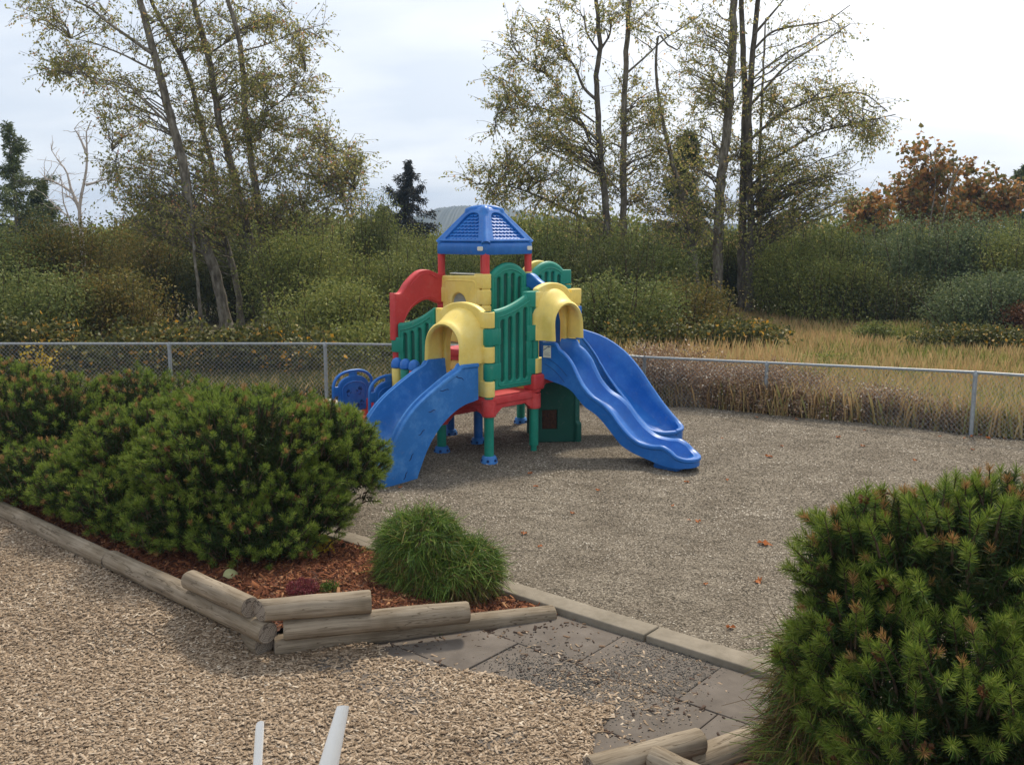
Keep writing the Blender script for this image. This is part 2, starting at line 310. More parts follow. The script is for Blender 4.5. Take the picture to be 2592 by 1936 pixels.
GROUND = surf_mat('meadow_soil', [(0.3, (0.08, 0.07, 0.03)), (0.55, (0.16, 0.13, 0.06)), (0.75, (0.24, 0.18, 0.09))], scale=1.5, detail=8, bump=0.6, bump_dist=0.05)
GRAVEL = surf_mat('gravel', [(0.0, (0.09, 0.075, 0.055)), (0.35, (0.160, 0.134, 0.100)), (0.7, (0.24, 0.203, 0.154)), (0.95, (0.36, 0.312, 0.244))],
                  scale=75, kind='voronoi', rough=0.9, bump=0.9, bump_dist=0.012, spec=0.1,
                  stops2=[(0.34, (0.66, 0.64, 0.62)), (0.6, (1, 1, 1))], scale2=1.6, mix2=0.9)
CHIPBED = surf_mat('wood_chip_bed', [(0.0, (0.13, 0.092, 0.06)), (0.35, (0.23, 0.165, 0.108)), (0.8, (0.33, 0.245, 0.165)), (1.0, (0.5, 0.42, 0.33))],
                   scale=40, kind='voronoi', stretch=(1, 2.2, 1), rough=0.9, bump=0.8, bump_dist=0.01, spec=0.1)
MULCHBED = surf_mat('mulch_bed', [(0.3, (0.05, 0.022, 0.014)), (0.55, (0.13, 0.055, 0.03)), (0.8, (0.21, 0.10, 0.055))], scale=30, detail=6, bump=0.8, bump_dist=0.02)
CONC = surf_mat('kerb_concrete', [(0.3, (0.17, 0.145, 0.108)), (0.6, (0.25, 0.215, 0.165)), (0.8, (0.31, 0.27, 0.21))], scale=6, detail=9, rough=0.9, bump=0.4, bump_scale=70, bump_dist=0.004,
                spec=0.15)
PAVE = surf_mat('paver_concrete', [(0.3, (0.10, 0.083, 0.068)), (0.6, (0.14, 0.118, 0.098)), (0.8, (0.18, 0.153, 0.127))], scale=5, detail=9, rough=0.85, bump=0.3, bump_scale=120, bump_dist=0.003,
                spec=0.2)
HILLM = surf_mat('forested_hill', [(0.3, (0.012, 0.022, 0.014)), (0.7, (0.028, 0.042, 0.024))], scale=0.12, detail=6, bump=0)

# ------------------------------------------------------------------ mesh helpers
def V3(p): return Vector((p[0], p[1], p[2] if len(p) > 2 else 0))
class MB:
    """collects polygons of one part; build() links them as one mesh object"""
    def __init__(s): s.v = []; s.f = []; s.m = []
    def add(s, vs, fs, mat=0):
        o = len(s.v); s.v += [tuple(p) for p in vs]
        for f in fs: s.f.append([o + i for i in f]); s.m.append(mat)
        return s
    def box(s, c, size, ax=None, mat=0, bev=0.0):
        ax = ax or (Vector((1, 0, 0)), Vector((0, 1, 0)), Vector((0, 0, 1)))
        bm = bmesh.new(); bmesh.ops.create_cube(bm, size=1)
        for v in bm.verts: v.co = Vector((v.co.x * size[0], v.co.y * size[1], v.co.z * size[2]))
        if bev: bmesh.ops.bevel(bm, geom=bm.edges[:], offset=bev, segments=3, affect='EDGES', profile=0.5)
        bm.verts.ensure_lookup_table()
        c = V3(c)
        s.add([c + ax[0] * v.co.x + ax[1] * v.co.y + ax[2] * v.co.z for v in bm.verts], [[v.index for v in f.verts] for f in bm.faces], mat)
        bm.free(); return s
    def tube(s, pts, rad, n=8, mat=0, cap=True):
        pts = [V3(p) for p in pts]
        if not hasattr(rad, '__len__'): rad = [rad] * len(pts)
        vs = []; fs = []; up = None
        for i, p in enumerate(pts):
            d = (pts[min(i + 1, len(pts) - 1)] - pts[max(i - 1, 0)])
            if d.length < 1e-9: d = Vector((0, 0, 1))
            d.normalize()
            if up is None:
                up = Vector((0, 0, 1)) if abs(d.z) < 0.9 else Vector((1, 0, 0))
            a = d.cross(up)
            if a.length < 1e-6: a = d.orthogonal()
            a.normalize(); b = a.cross(d); up = b
            for k in range(n):
                t = 2 * math.pi * k / n
                vs.append(p + (a * math.cos(t) + b * math.sin(t)) * rad[i])
        for i in range(len(pts) - 1):
            for k in range(n):
                fs.append([i * n + k, i * n + (k + 1) % n, (i + 1) * n + (k + 1) % n, (i + 1) * n + k])
        if cap:
            fs.append(list(range(n))[::-1]); fs.append([(len(pts) - 1) * n + k for k in range(n)])
        return s.add(vs, fs, mat)
    def lathe(s, c, prof, n=24, mat=0):
        c = V3(c); vs = []; fs = []
        for r, z in prof:
            for k in range(n):
                t = 2 * math.pi * k / n; vs.append((c.x + r * math.cos(t), c.y + r * math.sin(t), c.z + z))
        for i in range(len(prof) - 1):
            for k in range(n): fs.append([i * n + k, i * n + (k + 1) % n, (i + 1) * n + (k + 1) % n, (i + 1) * n + k])
        fs.append(list(range(n))[::-1]); fs.append([(len(prof) - 1) * n + k for k in range(n)])
        return s.add(vs, fs, mat)
    def build(s, name, mats, parent=None, smooth=True, angle=38):
        if not isinstance(mats, (list, tuple)): mats = [mats]
        me = bpy.data.meshes.new(name)
        off = Vector(parent.location) if parent else Vector((0, 0, 0))
        p2 = parent
        while p2 is not None and p2.parent is not None:
            p2 = p2.parent; off = off + Vector(p2.location)
        me.from_pydata([(x - off.x, y - off.y, z - off.z) for x, y, z in s.v], [], s.f)
        for m in mats: me.materials.append(m)
        me.polygons.foreach_set('material_index', s.m)
        bm = bmesh.new(); bm.from_mesh(me); bmesh.ops.recalc_face_normals(bm, faces=bm.faces[:]); bm.to_mesh(me); bm.free()
        if smooth:
            me.polygons.foreach_set('use_smooth', [True] * len(me.polygons))
            me.set_sharp_from_angle(angle=R(angle))
        me.update()
        o = bpy.data.objects.new(name, me); S.collection.objects.link(o)
        if parent: o.parent = parent
        return o
def fast(name, verts, faces, mats, parent=None, midx=None, smooth=False):
    verts = np.asarray(verts, dtype=np.float32).reshape(-1, 3); faces = np.asarray(faces, dtype=np.int32)
    if parent is not None: verts = verts - np.array(parent.location, dtype=np.float32)
    me = bpy.data.meshes.new(name)
    k = faces.shape[1]
    me.vertices.add(len(verts)); me.vertices.foreach_set('co', verts.ravel())
    me.loops.add(faces.size); me.loops.foreach_set('vertex_index', faces.ravel())
    me.polygons.add(len(faces)); me.polygons.foreach_set('loop_start', np.arange(0, faces.size, k, dtype=np.int32))
    if not isinstance(mats, (list, tuple)): mats = [mats]
    for m in mats: me.materials.append(m)
    if midx is not None: me.polygons.foreach_set('material_index', np.asarray(midx, dtype=np.int32))
    if smooth: me.polygons.foreach_set('use_smooth', np.ones(len(faces), dtype=bool))
    me.update(calc_edges=True)
    o = bpy.data.objects.new(name, me); S.collection.objects.link(o)
    if parent is not None: o.parent = parent
    return o
def tag(o, label=None, cat=None, group=None, kind=None):
    if label: o['label'] = label
    if cat: o['category'] = cat
    if group: o['group'] = group
    if kind: o['kind'] = kind
    return o
def thing(name, label, cat, loc, group=None):
    o = bpy.data.objects.new(name, None); S.collection.objects.link(o)
    o.location = loc; o.empty_display_size = 0.2
    return tag(o, label, cat, group)
def catmull(pts, n):
    pts = [np.array(p, float) for p in pts]
    seg = [0]
    for a, b in zip(pts, pts[1:]): seg.append(seg[-1] + max(np.linalg.norm(b - a), 1e-6))
    P = [2 * pts[0] - pts[1]] + pts + [2 * pts[-1] - pts[-2]]
    res = []
    for t in np.linspace(0, seg[-1], n):
        i = min(max(np.searchsorted(seg, t) - 1, 0), len(pts) - 2)
        u = (t - seg[i]) / (seg[i + 1] - seg[i])
        p0, p1, p2, p3 = P[i], P[i + 1], P[i + 2], P[i + 3]
        res.append(0.5 * (2 * p1 + (p2 - p0) * u + (2 * p0 - 5 * p1 + 4 * p2 - p3) * u * u + (3 * p1 - p0 - 3 * p2 + p3) * u ** 3))
    return np.array(res)
def roundpoly(pts, r, n=4):
    """2D polygon with rounded corners; r number or list"""
    out = []; m = len(pts)
    for i in range(m):
        p = Vector(pts[i][:2]); a = Vector(pts[i - 1][:2]); b = Vector(pts[(i + 1) % m][:2])
        rr = r[i] if hasattr(r, '__len__') else r
        la = (a - p).length; lb = (b - p).length
        q = min(rr, la * 0.45, lb * 0.45)
        if q < 1e-4: out.append((p.x, p.y)); continue
        s0 = p + (a - p).normalized() * q; s1 = p + (b - p).normalized() * q
        for k in range(n + 1):
            t = k / n; x = s0 * (1 - t) ** 2 + p * 2 * t * (1 - t) + s1 * t * t
            out.append((x.x, x.y))
    return out
def slab2d(outline, holes=(), t=0.05, bev=0.01, bres=2):
    """filled flat shape with holes, thickness t, rounded edges -> verts, faces in (x, y, n)"""
    cu = bpy.data.curves.new('tmp', 'CURVE'); cu.dimensions = '2D'; cu.fill_mode = 'BOTH'
    cu.extrude = max(t / 2 - bev, 0.0005); cu.bevel_depth = bev; cu.bevel_resolution = bres; cu.offset = -bev
    for pl in [outline] + list(holes):
        sp = cu.splines.new('POLY'); sp.points.add(len(pl) - 1)
        for i, p in enumerate(pl): sp.points[i].co = (p[0], p[1], 0, 1)
        sp.use_cyclic_u = True
    ob = bpy.data.objects.new('tmp', cu)
    me = bpy.data.meshes.new_from_object(ob)
    vs = [v.co.copy() for v in me.vertices]; fs = [list(p.vertices) for p in me.polygons]
    bpy.data.objects.remove(ob); bpy.data.curves.remove(cu); bpy.data.meshes.remove(me)
    return vs, fs
class Frame:
    """vertical panel frame: origin (x,y), horizontal dir, outward normal"""
    def __init__(s, o, d, n): s.o = Vector((o[0], o[1], 0)); s.d = Vector((d[0], d[1], 0)).normalized(); s.n = Vector((n[0], n[1], 0)).normalized()
    def __call__(s, a, z, n=0.0): return s.o + s.d * a + s.n * n + Vector((0, 0, z))
    def slab(s, mb, outline, holes=(), t=0.05, bev=0.01, n0=0.0, mat=0):
        vs, fs = slab2d(outline, holes, t, bev)
        mb.add([s(v.x, v.y, v.z + n0) for v in vs], fs, mat)
def arc(cx, cy, rx, ry, a0, a1, n=12):
    return [(cx + rx * math.cos(R(a0 + (a1 - a0) * i / n)), cy + ry * math.sin(R(a0 + (a1 - a0) * i / n))) for i in range(n + 1)]
def in_poly(x, y, poly):
    x = np.asarray(x); y = np.asarray(y); c = np.zeros(x.shape, bool); n = len(poly)
    for i in range(n):
        x1, y1 = poly[i][:2]; x2, y2 = poly[i - 1][:2]
        if y1 == y2: continue
        c ^= ((y1 > y) != (y2 > y)) & (x < (x2 - x1) * (y - y1) / (y2 - y1) + x1)
    return c
rng = np.random.default_rng(7)
random.seed(7)
def vnoise(x, y, s=1.0, seed=0):
    x = np.asarray(x) * s; y = np.asarray(y) * s; r = 0
    rg = np.random.default_rng(seed + 11)
    for k in range(6):
        a = rg.uniform(0, 6.28); f = rg.uniform(0.6, 2.2); ph = rg.uniform(0, 6.28)
        r = r + np.sin((x * math.cos(a) + y * math.sin(a)) * f * 2 + ph + 0.7 * np.sin(y * f + ph * 2))
    return r / 6


# ================================================================== THE SETTING
def sheet(name, poly, z, mat, kind='structure'):
    me = bpy.data.meshes.new(name); me.from_pydata([(p[0], p[1], z) for p in poly], [], [list(range(len(poly)))])
    me.materials.append(mat); o = bpy.data.objects.new(name, me); S.collection.objects.link(o); o['kind'] = kind; return o
sheet('ground', [(-900, -200), (900, -200), (900, 900), (-900, 900)], -0.03, GROUND)

# kerb line in plan
KA, KB = gnd(1405, 1553), gnd(1925, 1719.5)
kd = (KB - KA); kd.z = 0; kd.normalize(); kp = Vector((kd.y, -kd.x, 0)); kp = kp if kp.y < 0 else -kp   # kp points to the camera side
def kpt(s, p, z=0): return KA + kd * s + kp * p + Vector((0, 0, z))
def kcoord(x, y):
    dx = np.asarray(x) - KA.x; dy = np.asarray(y) - KA.y
    return dx * kd.x + dy * kd.y, dx * kp.x + dy * kp.y
mb = MB()
for a, b in ((-14, -7.6), (-7.58, -4.4), (-4.38, -1.6), (-1.59, 0.77), (0.785, 3.3), (3.32, 6)):
    c = kpt((a + b) / 2, -0.10, -0.045); mb.box(c, (b - a, 0.20, 0.20), (kd, -kp, Vector((0, 0, 1))), bev=0.012)
tag(mb.build('kerb', CONC), kind='structure')

# gravel play surface: gently uneven sheet
FL = 15.1                                     # left fence line depth
FC = (2.15, 15.25); F1 = gnd(1652 * K, 893 * K); F2 = gnd(2097 * K, 942 * K)
fd = Vector((F2.x - F1.x, F2.y - F1.y, 0)).normalized()
FE = F2 + fd * 5.5
def ghz(x, y): return (0.022 - 0.030 * np.exp(-((np.asarray(x) - 2.25) ** 2 + (np.asarray(y) - 10.75) ** 2) / 0.22) - 0.028 * np.exp(-((np.asarray(x) + 1.35) ** 2 + (np.asarray(y) - 10.25) ** 2) / 0.2)
                       - 0.018 * np.exp(-((np.asarray(x) - 0.1) ** 2 / 1.2 + (np.asarray(y) - 10.9) ** 2 / 0.12))) + 0.011 * vnoise(np.asarray(x) * 0.8, np.asarray(y) * 1.5, 4.0, 21) + 0.014 * vnoise(x, y, 1.3, 3) + 0.008 * vnoise(x, y, 5.0, 5)
gpoly = [kpt(-14, -0.18)[:2], kpt(5, -0.18)[:2], (8, 4), (14, 6), (FE.x, FE.y), (F2.x, F2.y), (F1.x, F1.y), (FC[0], FC[1] - 0.02), (-14, FL)]
xs = np.arange(-9.6, 13, 0.09); ys = np.arange(3.6, 15.4, 0.09)
X, Y = np.meshgrid(xs, ys); Zg = ghz(X, Y)
inside = in_poly(X + 0.045, Y + 0.045, gpoly)
idx = np.arange(X.size).reshape(X.shape)
q = np.stack([idx[:-1, :-1], idx[:-1, 1:], idx[1:, 1:], idx[1:, :-1]], -1)[inside[:-1, :-1]]
o = fast('gravel_ground', np.stack([X, Y, Zg], -1).reshape(-1, 3), q, GRAVEL, smooth=True); tag(o, kind='structure')

# loose stones on top of the sheet, dense near the camera
def stones(n, box, poly, size, hz, flat=0.6):
    x = rng.uniform(box[0], box[1], n); y = rng.uniform(box[2], box[3], n)
    m = in_poly(x, y, poly); x, y = x[m], y[m]; n = len(x)
    s = rng.uniform(size[0], size[1], n)
    base = np.array([[1, 0, 0], [0, 1, 0], [-1, 0, 0], [0, -1, 0], [0.1, 0.1, flat], [0, 0, -flat]])
    v = base[None] * (s[:, None, None] * rng.uniform(0.6, 1.2, (n, 6, 3)))
    a = rng.uniform(0, 6.28, n); ca, sa = np.cos(a)[:, None], np.sin(a)[:, None]
    vx = v[..., 0] * ca - v[..., 1] * sa; vy = v[..., 0] * sa + v[..., 1] * ca
    v = np.stack([vx + x[:, None], vy + y[:, None], v[..., 2] + (hz(x, y) + s * 0.2)[:, None]], -1)
    f = np.array([[0, 1, 4], [1, 2, 4], [2, 3, 4], [3, 0, 4]])
    return v.reshape(-1, 3), (f[None] + (np.arange(n) * 6)[:, None, None]).reshape(-1, 3)
V1, Q1 = stones(100000, (-2.2, 4.6, 4.6, 9.4), gpoly, (0.005, 0.0105), ghz)
V2, Q2 = stones(90000, (-3, 9.5, 9.0, 15.2), gpoly, (0.008, 0.014), ghz)
o = fast('gravel_stones', np.concatenate([V1, V2]), np.concatenate([Q1, Q2 + len(V1)]), PEB); tag(o, kind='stuff')

# wood chip area
chip_edge = [(-9, 12.6), (-5.03, 9.0), (-3.445, 7.66), (-1.66, 5.95), (-0.75, 5.85)]
def seg_d(x, y, a, b):
    ax, ay = a; bx, by = b; L2 = (bx - ax) ** 2 + (by - ay) ** 2
    t = np.clip(((x - ax) * (bx - ax) + (y - ay) * (by - ay)) / L2, 0, 1)
    return np.hypot(x - ax - t * (bx - ax), y - ay - t * (by - ay))
def chipz(x, y):
    d = seg_d(x, y, (-9, 12.54), (-1.62, 5.98))
    return 0.010 + 0.012 * vnoise(x, y, 2.2, 8) + 0.12 * np.exp(-(d / 0.7) ** 2) * np.clip((np.asarray(y) - 5.98) / 0.3, 0, 1)
chip_poly = [(-9, 12.54), (-5.09, 9.07), (-3.505, 7.66), (-1.66, 6.00), (-0.95, 6.12), (-0.80, 5.93), (0.05, 5.6), (0.62, 5.25), (0.45, 4.9), (0.42, 4.5), (0.3, 3.6), (0.3, 2.5), (-9, 2.5)]
xs = np.arange(-8.6, 1.0, 0.08); ys = np.arange(2.5, 12.6, 0.08)
X, Y = np.meshgrid(xs, ys)
inside = in_poly(X + 0.04, Y + 0.04, chip_poly); idx = np.arange(X.size).reshape(X.shape)
q = np.stack([idx[:-1, :-1], idx[:-1, 1:], idx[1:, 1:], idx[1:, :-1]], -1)[inside[:-1, :-1]]
tag(fast('wood_chip_ground', np.stack([X, Y, chipz(X, Y)], -1).reshape(-1, 3), q, CHIPBED, smooth=True), kind='structure')
def chips(x, y, z, ln, wd, th, tilt):
    n = len(x)
    a = rng.uniform(0, 6.28, n); tx = rng.normal(0, tilt, n); ty = rng.normal(0, tilt, n)
    base = np.array([[-.5, -.5, 0], [.5, -.4, 0], [.5, .5, 0], [-.5, .35, 0], [-.46, -.42, 1], [.42, -.36, 1], [.46, .44, 1], [-.44, .3, 1]])
    v = base[None] * np.stack([ln, wd, th], -1)[:, None, :] * rng.uniform(0.8, 1.15, (n, 8, 3))
    vz = v[..., 2] + v[..., 0] * tx[:, None] + v[..., 1] * ty[:, None] + np.abs(tx * ln * 0.4)[:, None]
    ca, sa = np.cos(a)[:, None], np.sin(a)[:, None]
    vx = v[..., 0] * ca - v[..., 1] * sa; vy = v[..., 0] * sa + v[..., 1] * ca
    v = np.stack([vx + x[:, None], vy + y[:, None], vz + z[:, None]], -1)
    f = np.array([[4, 5, 6, 7], [0, 1, 5, 4], [1, 2, 6, 5], [2, 3, 7, 6], [3, 0, 4, 7]])
    return v.reshape(-1, 3), (f[None] + (np.arange(n) * 8)[:, None, None]).reshape(-1, 4)
def scatter(n, box, test):
    x = rng.uniform(box[0], box[1], n); y = rng.uniform(box[2], box[3], n); m = test(x, y)
    return x[m], y[m]
def chip_test(x, y):
    s, p = kcoord(x, y)
    d = in_poly(x, y, chip_poly)
    # sparse spill over the pavers, thinning towards the kerb
    spill = (~d) & (p > 0.02) & (x > -0.9) & (x < 1.9) & (y > 4.2) & ((y - 6.35) < (x + 0.8) * 0.32)
    c = 0.35 + 0.5 * vnoise(x, y, 2.4, 17)
    # wedge of chips running up between the slabs
    dirty = np.exp(-((s - 1.0) / 0.42) ** 2) * np.exp(-((p - 0.75) / 0.40) ** 2)
    pr = np.clip((p - 1.05) * 1.8, 0, 1) * 0.6 + dirty * 0.35 + 0.008
    return d | (spill & (rng.uniform(0, 1, x.shape) < pr * np.clip(c + 0.35, 0.05, 1)))
x, y = scatter(190000, (-5.8, 1.9, 4.1, 9.6), chip_test); n = len(x)
ln = rng.gamma(2.6, 0.0058, n) + 0.006; wd = np.minimum(ln * rng.uniform(0.25, 0.8, n), 0.015)
zc = np.where(in_poly(x, y, chip_poly), chipz(x, y) + rng.uniform(0, 0.010, n), 0.008)
vv, qq = chips(x, y, zc, ln, wd, rng.uniform(0.0015, 0.004, n), 0.15)
tag(fast('wood_chips', vv, qq, CHIP), kind='stuff')
# dark bark scraps and twigs on the slabs
def deb_test(x, y):
    s, p = kcoord(x, y)
    ok = (p > 0.0) & (p < 1.9) & ((y - 6.5) < (x + 0.8) * 0.32) & (s > -1.1) & (s < 2.3)
    j = np.exp(-(np.minimum(np.abs(p - 0.58), np.abs(p - 1.16)) / 0.03) ** 2) * 0.9
    jl = np.exp(-(((y - 6.05) - (x + 0.9) * 0.31) / 0.06) ** 2) * 0.8
    dirty = np.exp(-((s - 1.0) / 0.5) ** 2) * np.exp(-((p - 0.6) / 0.6) ** 2)
    return ok & (rng.uniform(0, 1, x.shape) < 0.02 + j * 0.5 + jl * 0.5 + dirty * 0.15 + 0.05 * (vnoise(x, y, 3, 4) > 0.25))
x, y = scatter(14000, (-1.2, 2.2, 4.1, 6.9), deb_test); n = len(x)
ln = rng.gamma(2.0, 0.008, n) + 0.008
vv, qq = chips(x, y, np.full(n, 0.006), ln, ln * rng.uniform(0.15, 0.5, n), rng.uniform(0.003, 0.008, n), 0.15)
tag(fast('bark_scraps', vv, qq, DEBRIS), kind='stuff')
# grey concrete slabs beside the kerb, each its own thing
k_ = 0
slab_lab = {(0, 0): 'grey concrete slab touching the tip of the lowest log beside the kerb', (0, 1): 'mostly buried grey slab under the dusting of grit against the kerb',
            (0, 2): 'clean grey concrete slab against the kerb beside the right pine', (1, -1): 'grey concrete slab under the middle of the long border logs',
            (1, 0): 'grey slab with dark scraps in front of the log border', (1, 1): 'half hidden grey slab under chips between the clean slabs',
            (1, 2): 'grey concrete slab behind the cut log at the bottom of the picture', (2, 1): 'grey concrete slab with dark chips left of the bottom log',
            (2, 0): 'almost buried slab showing through the wood chips', (2, -1): 'grey slab corner among chips near the log stack'}
slabs = {}
for r_, (p0, p1) in enumerate(((0.008, 0.576), (0.584, 1.152), (1.160, 1.73))):
    off = (-0.155, 0.12, -0.05)[r_]
    for c_ in (-1, 0, 1, 2):
        if (r_, c_) not in slab_lab: continue
        a = off + c_ * 0.76 + 0.01; b = a + 0.751
        mb = MB(); z = 0.003 * ((r_ * 3 + c_) % 3)
        mb.box(kpt((a + b) / 2, (p0 + p1) / 2, -0.024 + z), (b - a, p1 - p0, 0.06), (kd, -kp, Vector((0, 0, 1))), bev=0.006)
        t = mb.build('paving_slab', PAVE)
        tag(t, slab_lab[(r_, c_)], 'paving slab', 'paving slabs between the kerb and the wood chips')
sheet('path', [(-1.5, 5.4), tuple(kpt(-1.2, 0.0)[:2]), tuple(kpt(3.2, 0.0)[:2]), (3.0, 2.6), (0.2, 2.6)], -0.012, MULCHBED)
# grit that covers the slabs in the middle
x, y = scatter(60000, (-0.4, 2.2, 4.3, 6.9), lambda x, y: (lambda s, p: (p > 0.0) & (rng.uniform(0, 1, x.shape) < 1.1 * np.exp(-((s - 1.08) / 0.33) ** 4) * np.exp(-((p - 0.32) / 0.42) ** 4) + 0.8 * np.exp(-((s - 0.75) / 0.5) ** 2) * np.exp(-((p - 0.85) / 0.28) ** 2)))(*kcoord(x, y)))
n = len(x); sc_ = rng.uniform(0.003, 0.008, n)
vv, qq = chips(x, y, np.full(n, 0.008), sc_ * 1.3, sc_, sc_ * 0.6, 0.1)
DIRT = leaf_mat('dark_grit', [(0.0, (0.05, 0.046, 0.042)), (0.6, (0.13, 0.12, 0.105)), (0.9, (0.2, 0.18, 0.155)), (1.0, (0.34, 0.28, 0.2))], 0.0, 0.85, 0.1)
tag(fast('grit', vv, qq, DIRT), kind='stuff')

# planting bed: mulch mound between the logs and the kerb
bed_poly = [(-1.66, 6.02), (0.34, 6.66), tuple(kpt(0.02, 0.0)[:2]), tuple(kpt(-14, 0.0)[:2]), (-12, 15.3), (-5.03, 9.05)]
def bedz(x, y):
    x = np.asarray(x, float); y = np.asarray(y, float)
    s, p = kcoord(x, y)
    dk = np.clip(p, 0, 1)
    dl = np.minimum(seg_d(x, y, (-9, 12.58), (-1.64, 6.0)), 9)
    h = 0.02 + 0.20 * np.clip(dk / 0.9, 0, 1) ** 0.8
    h = h * (1 - 0.35 * np.exp(-dl / 0.25))
    tip = np.clip((0.35 - x) / 1.5, 0.0, 1)
    return h * (0.15 + 0.85 * tip) + 0.012 * vnoise(x, y, 3, 9)
xs = np.arange(-9.6, 0.5, 0.06); ys = np.arange(5.9, 15.0, 0.06)
X, Y = np.meshgrid(xs, ys)
inside = in_poly(X + 0.03, Y + 0.03, bed_poly); idx = np.arange(X.size).reshape(X.shape)
q = np.stack([idx[:-1, :-1], idx[:-1, 1:], idx[1:, 1:], idx[1:, :-1]], -1)[inside[:-1, :-1]]
tag(fast('mulch_ground', np.stack([X, Y, bedz(X, Y)], -1).reshape(-1, 3), q, MULCHBED, smooth=True), kind='structure')
x, y = scatter(90000, (-5.6, 0.4, 6.0, 10), lambda x, y: in_poly(x, y, bed_poly)); n = len(x)
ln = rng.gamma(3.0, 0.008, n) + 0.008
vv, qq = chips(x, y, bedz(x, y) + rng.uniform(0, 0.008, n), ln, ln * rng.uniform(0.1, 0.45, n), rng.uniform(0.002, 0.006, n), 0.3)
tag(fast('bark_mulch', vv, qq, MULCH), kind='stuff')
# second bed under the right pine
bed2 = [(0.95, 4.55), (1.45, 4.98), (2.2, 5.0), (3.6, 3.9), (6, 2), (6, 1), (0.9, 1)]
xs = np.arange(0.9, 6, 0.1); ys = np.arange(1.0, 5.1, 0.1); X, Y = np.meshgrid(xs, ys)
inside = in_poly(X + .05, Y + .05, bed2); idx = np.arange(X.size).reshape(X.shape)
q = np.stack([idx[:-1, :-1], idx[:-1, 1:], idx[1:, 1:], idx[1:, :-1]], -1)[inside[:-1, :-1]]
tag(fast('mulch_ground', np.stack([X, Y, 0.05 + 0.015 * vnoise(X, Y, 3, 9)], -1).reshape(-1, 3), q, MULCHBED, smooth=True), kind='structure')

# ------------------------------------------------------------------ hill on the horizon
def hill(name, prof, Y0, Y1, seed):
    rg = np.random.default_rng(seed)
    us = np.linspace(prof[0][0], prof[-1][0], 900)
    vs_ = np.interp(us, [p[0] for p in prof], [p[1] for p in prof])
    top = []
    tri = np.abs(((np.arange(900) * 0.37) % 1.0) - 0.5)
    for i, (u, v) in enumerate(zip(us, vs_)):
        p = d2_(u, v, Y0); top.append((p.x, Y0, p.z + rg.uniform(-0.4, 0.5) + tri[i] * 1.1))
    top = np.array(top); rows = []
    for k, t in enumerate(np.linspace(0, 1, 8)):
        r = top.copy(); r[:, 1] = Y0 - (Y0 - Y1) * t; r[:, 2] = top[:, 2] * (1 - t ** 1.4) - 0.5 * t + (0.6 * vnoise(r[:, 0], r[:, 1] * 3, .05, k) if 0 < k < 7 else 0)
        rows.append(r)
    back = top.copy(); back[:, 1] += 120; back[:, 2] = -1; rows.insert(0, back)
    Vv = np.concatenate(rows); m = len(us); idx = np.arange(len(Vv)).reshape(len(rows), m)
    q = np.stack([idx[:-1, :-1], idx[:-1, 1:], idx[1:, 1:], idx[1:, :-1]], -1).reshape(-1, 4)
    tag(fast(name, Vv, q, HILLM, smooth=True), kind='structure')
hill('hill', [(500, 503), (700, 488), (830, 480), (905, 468), (945, 452), (985, 446), (1060, 445), (1150, 462), (1230, 470), (1330, 480), (1500, 485), (1700, 487), (1850, 486), (1900, 488), (2300, 500)], 620, 480, 4)

# ------------------------------------------------------------------ logs
def logobj(name, p0, p1, r, label, group=None, seed=0, skew=0.0):
    rg = np.random.default_rng(seed + 50); p0 = V3(p0); p1 = V3(p1); Ln = (p1 - p0).length
    n = 26; m = 22; vs = []; fs = []; mi = []
    ph = rg.uniform(0, 6.28, 4)
    for i in range(n):
        t = i / (n - 1); x = Ln * t
        rr = r * (1 + 0.025 * math.sin(4 * t + ph[0]) + 0.02 * math.sin(11 * t + ph[1]))
        if i == 0 or i == n - 1: rr *= 0.93
        for k in range(n and m):
            a = 2 * math.pi * k / m
            q_ = rr * (1 + 0.03 * math.sin(2 * a + ph[2] + t) + 0.018 * math.sin(5 * a + ph[3]))
            vs.append((x if 0 < i < n - 1 else x, q_ * math.cos(a), q_ * math.sin(a)))
    # second ring close to the ends gives a rounded arris
    for i in (1, n - 2):
        for k in range(m):
            v = vs[i * m + k]; vs[i * m + k] = ((0.012 if i == 1 else Ln - 0.012), v[1], v[2])
    for i in (0, 1):
        for k in range(m): v = vs[i * m + k]; vs[i * m + k] = (v[0] - skew * v[1], v[1], v[2])
    for i in range(n - 1):
        for k in range(m): fs.append((i * m + k, i * m + (k + 1) % m, (i + 1) * m + (k + 1) % m, (i + 1) * m + k)); mi.append(0)
    fs.append(tuple(range(m))[::-1]); fs.append(tuple((n - 1) * m + k for k in range(m))); mi += [1, 1]
    me = bpy.data.meshes.new(name); me.from_pydata(vs, [], fs); me.materials.append(LOG); me.materials.append(LOGEND)
    me.polygons.foreach_set('material_index', mi); me.polygons.foreach_set('use_smooth', [True] * len(fs)); me.set_sharp_from_angle(angle=R(50)); me.update()
    o = bpy.data.objects.new(name, me); S.collection.objects.link(o)
    o.location = p0; o.rotation_euler = (p1 - p0).to_track_quat('X', 'Z').to_euler()
    return tag(o, label, 'log', group)
GL = 'weathered logs edging the planting bed'
rl = 0.075
l2e = g2(572, 1367, 0.205); dl = Vector((-0.747, 0.664, 0)).normalized()
logobj('border_log', l2e + Vector((0.02, 0.0, 0)) - Vector((0, 0, 0)), l2e + dl * 2.15, rl, 'long grey log with a cracked round end, middle layer of the corner stack', GL, 1)
logobj('border_log', l2e + dl * 2.18 - Vector((0, 0, 0.02)), l2e + dl * 7.6 - Vector((0, 0, 0.05)), rl, 'very long log running to the left edge between wood chips and pines', GL, 2)
logobj('border_log', g2(562, 1399, 0.062) + Vector((.02, .03, 0)), g2(562, 1399, 0.04) + Vector((.03, .04, 0)) + dl * 0.22, rl * 0.95, 'lowest buried log end peeping out under the corner stack', GL, 3)
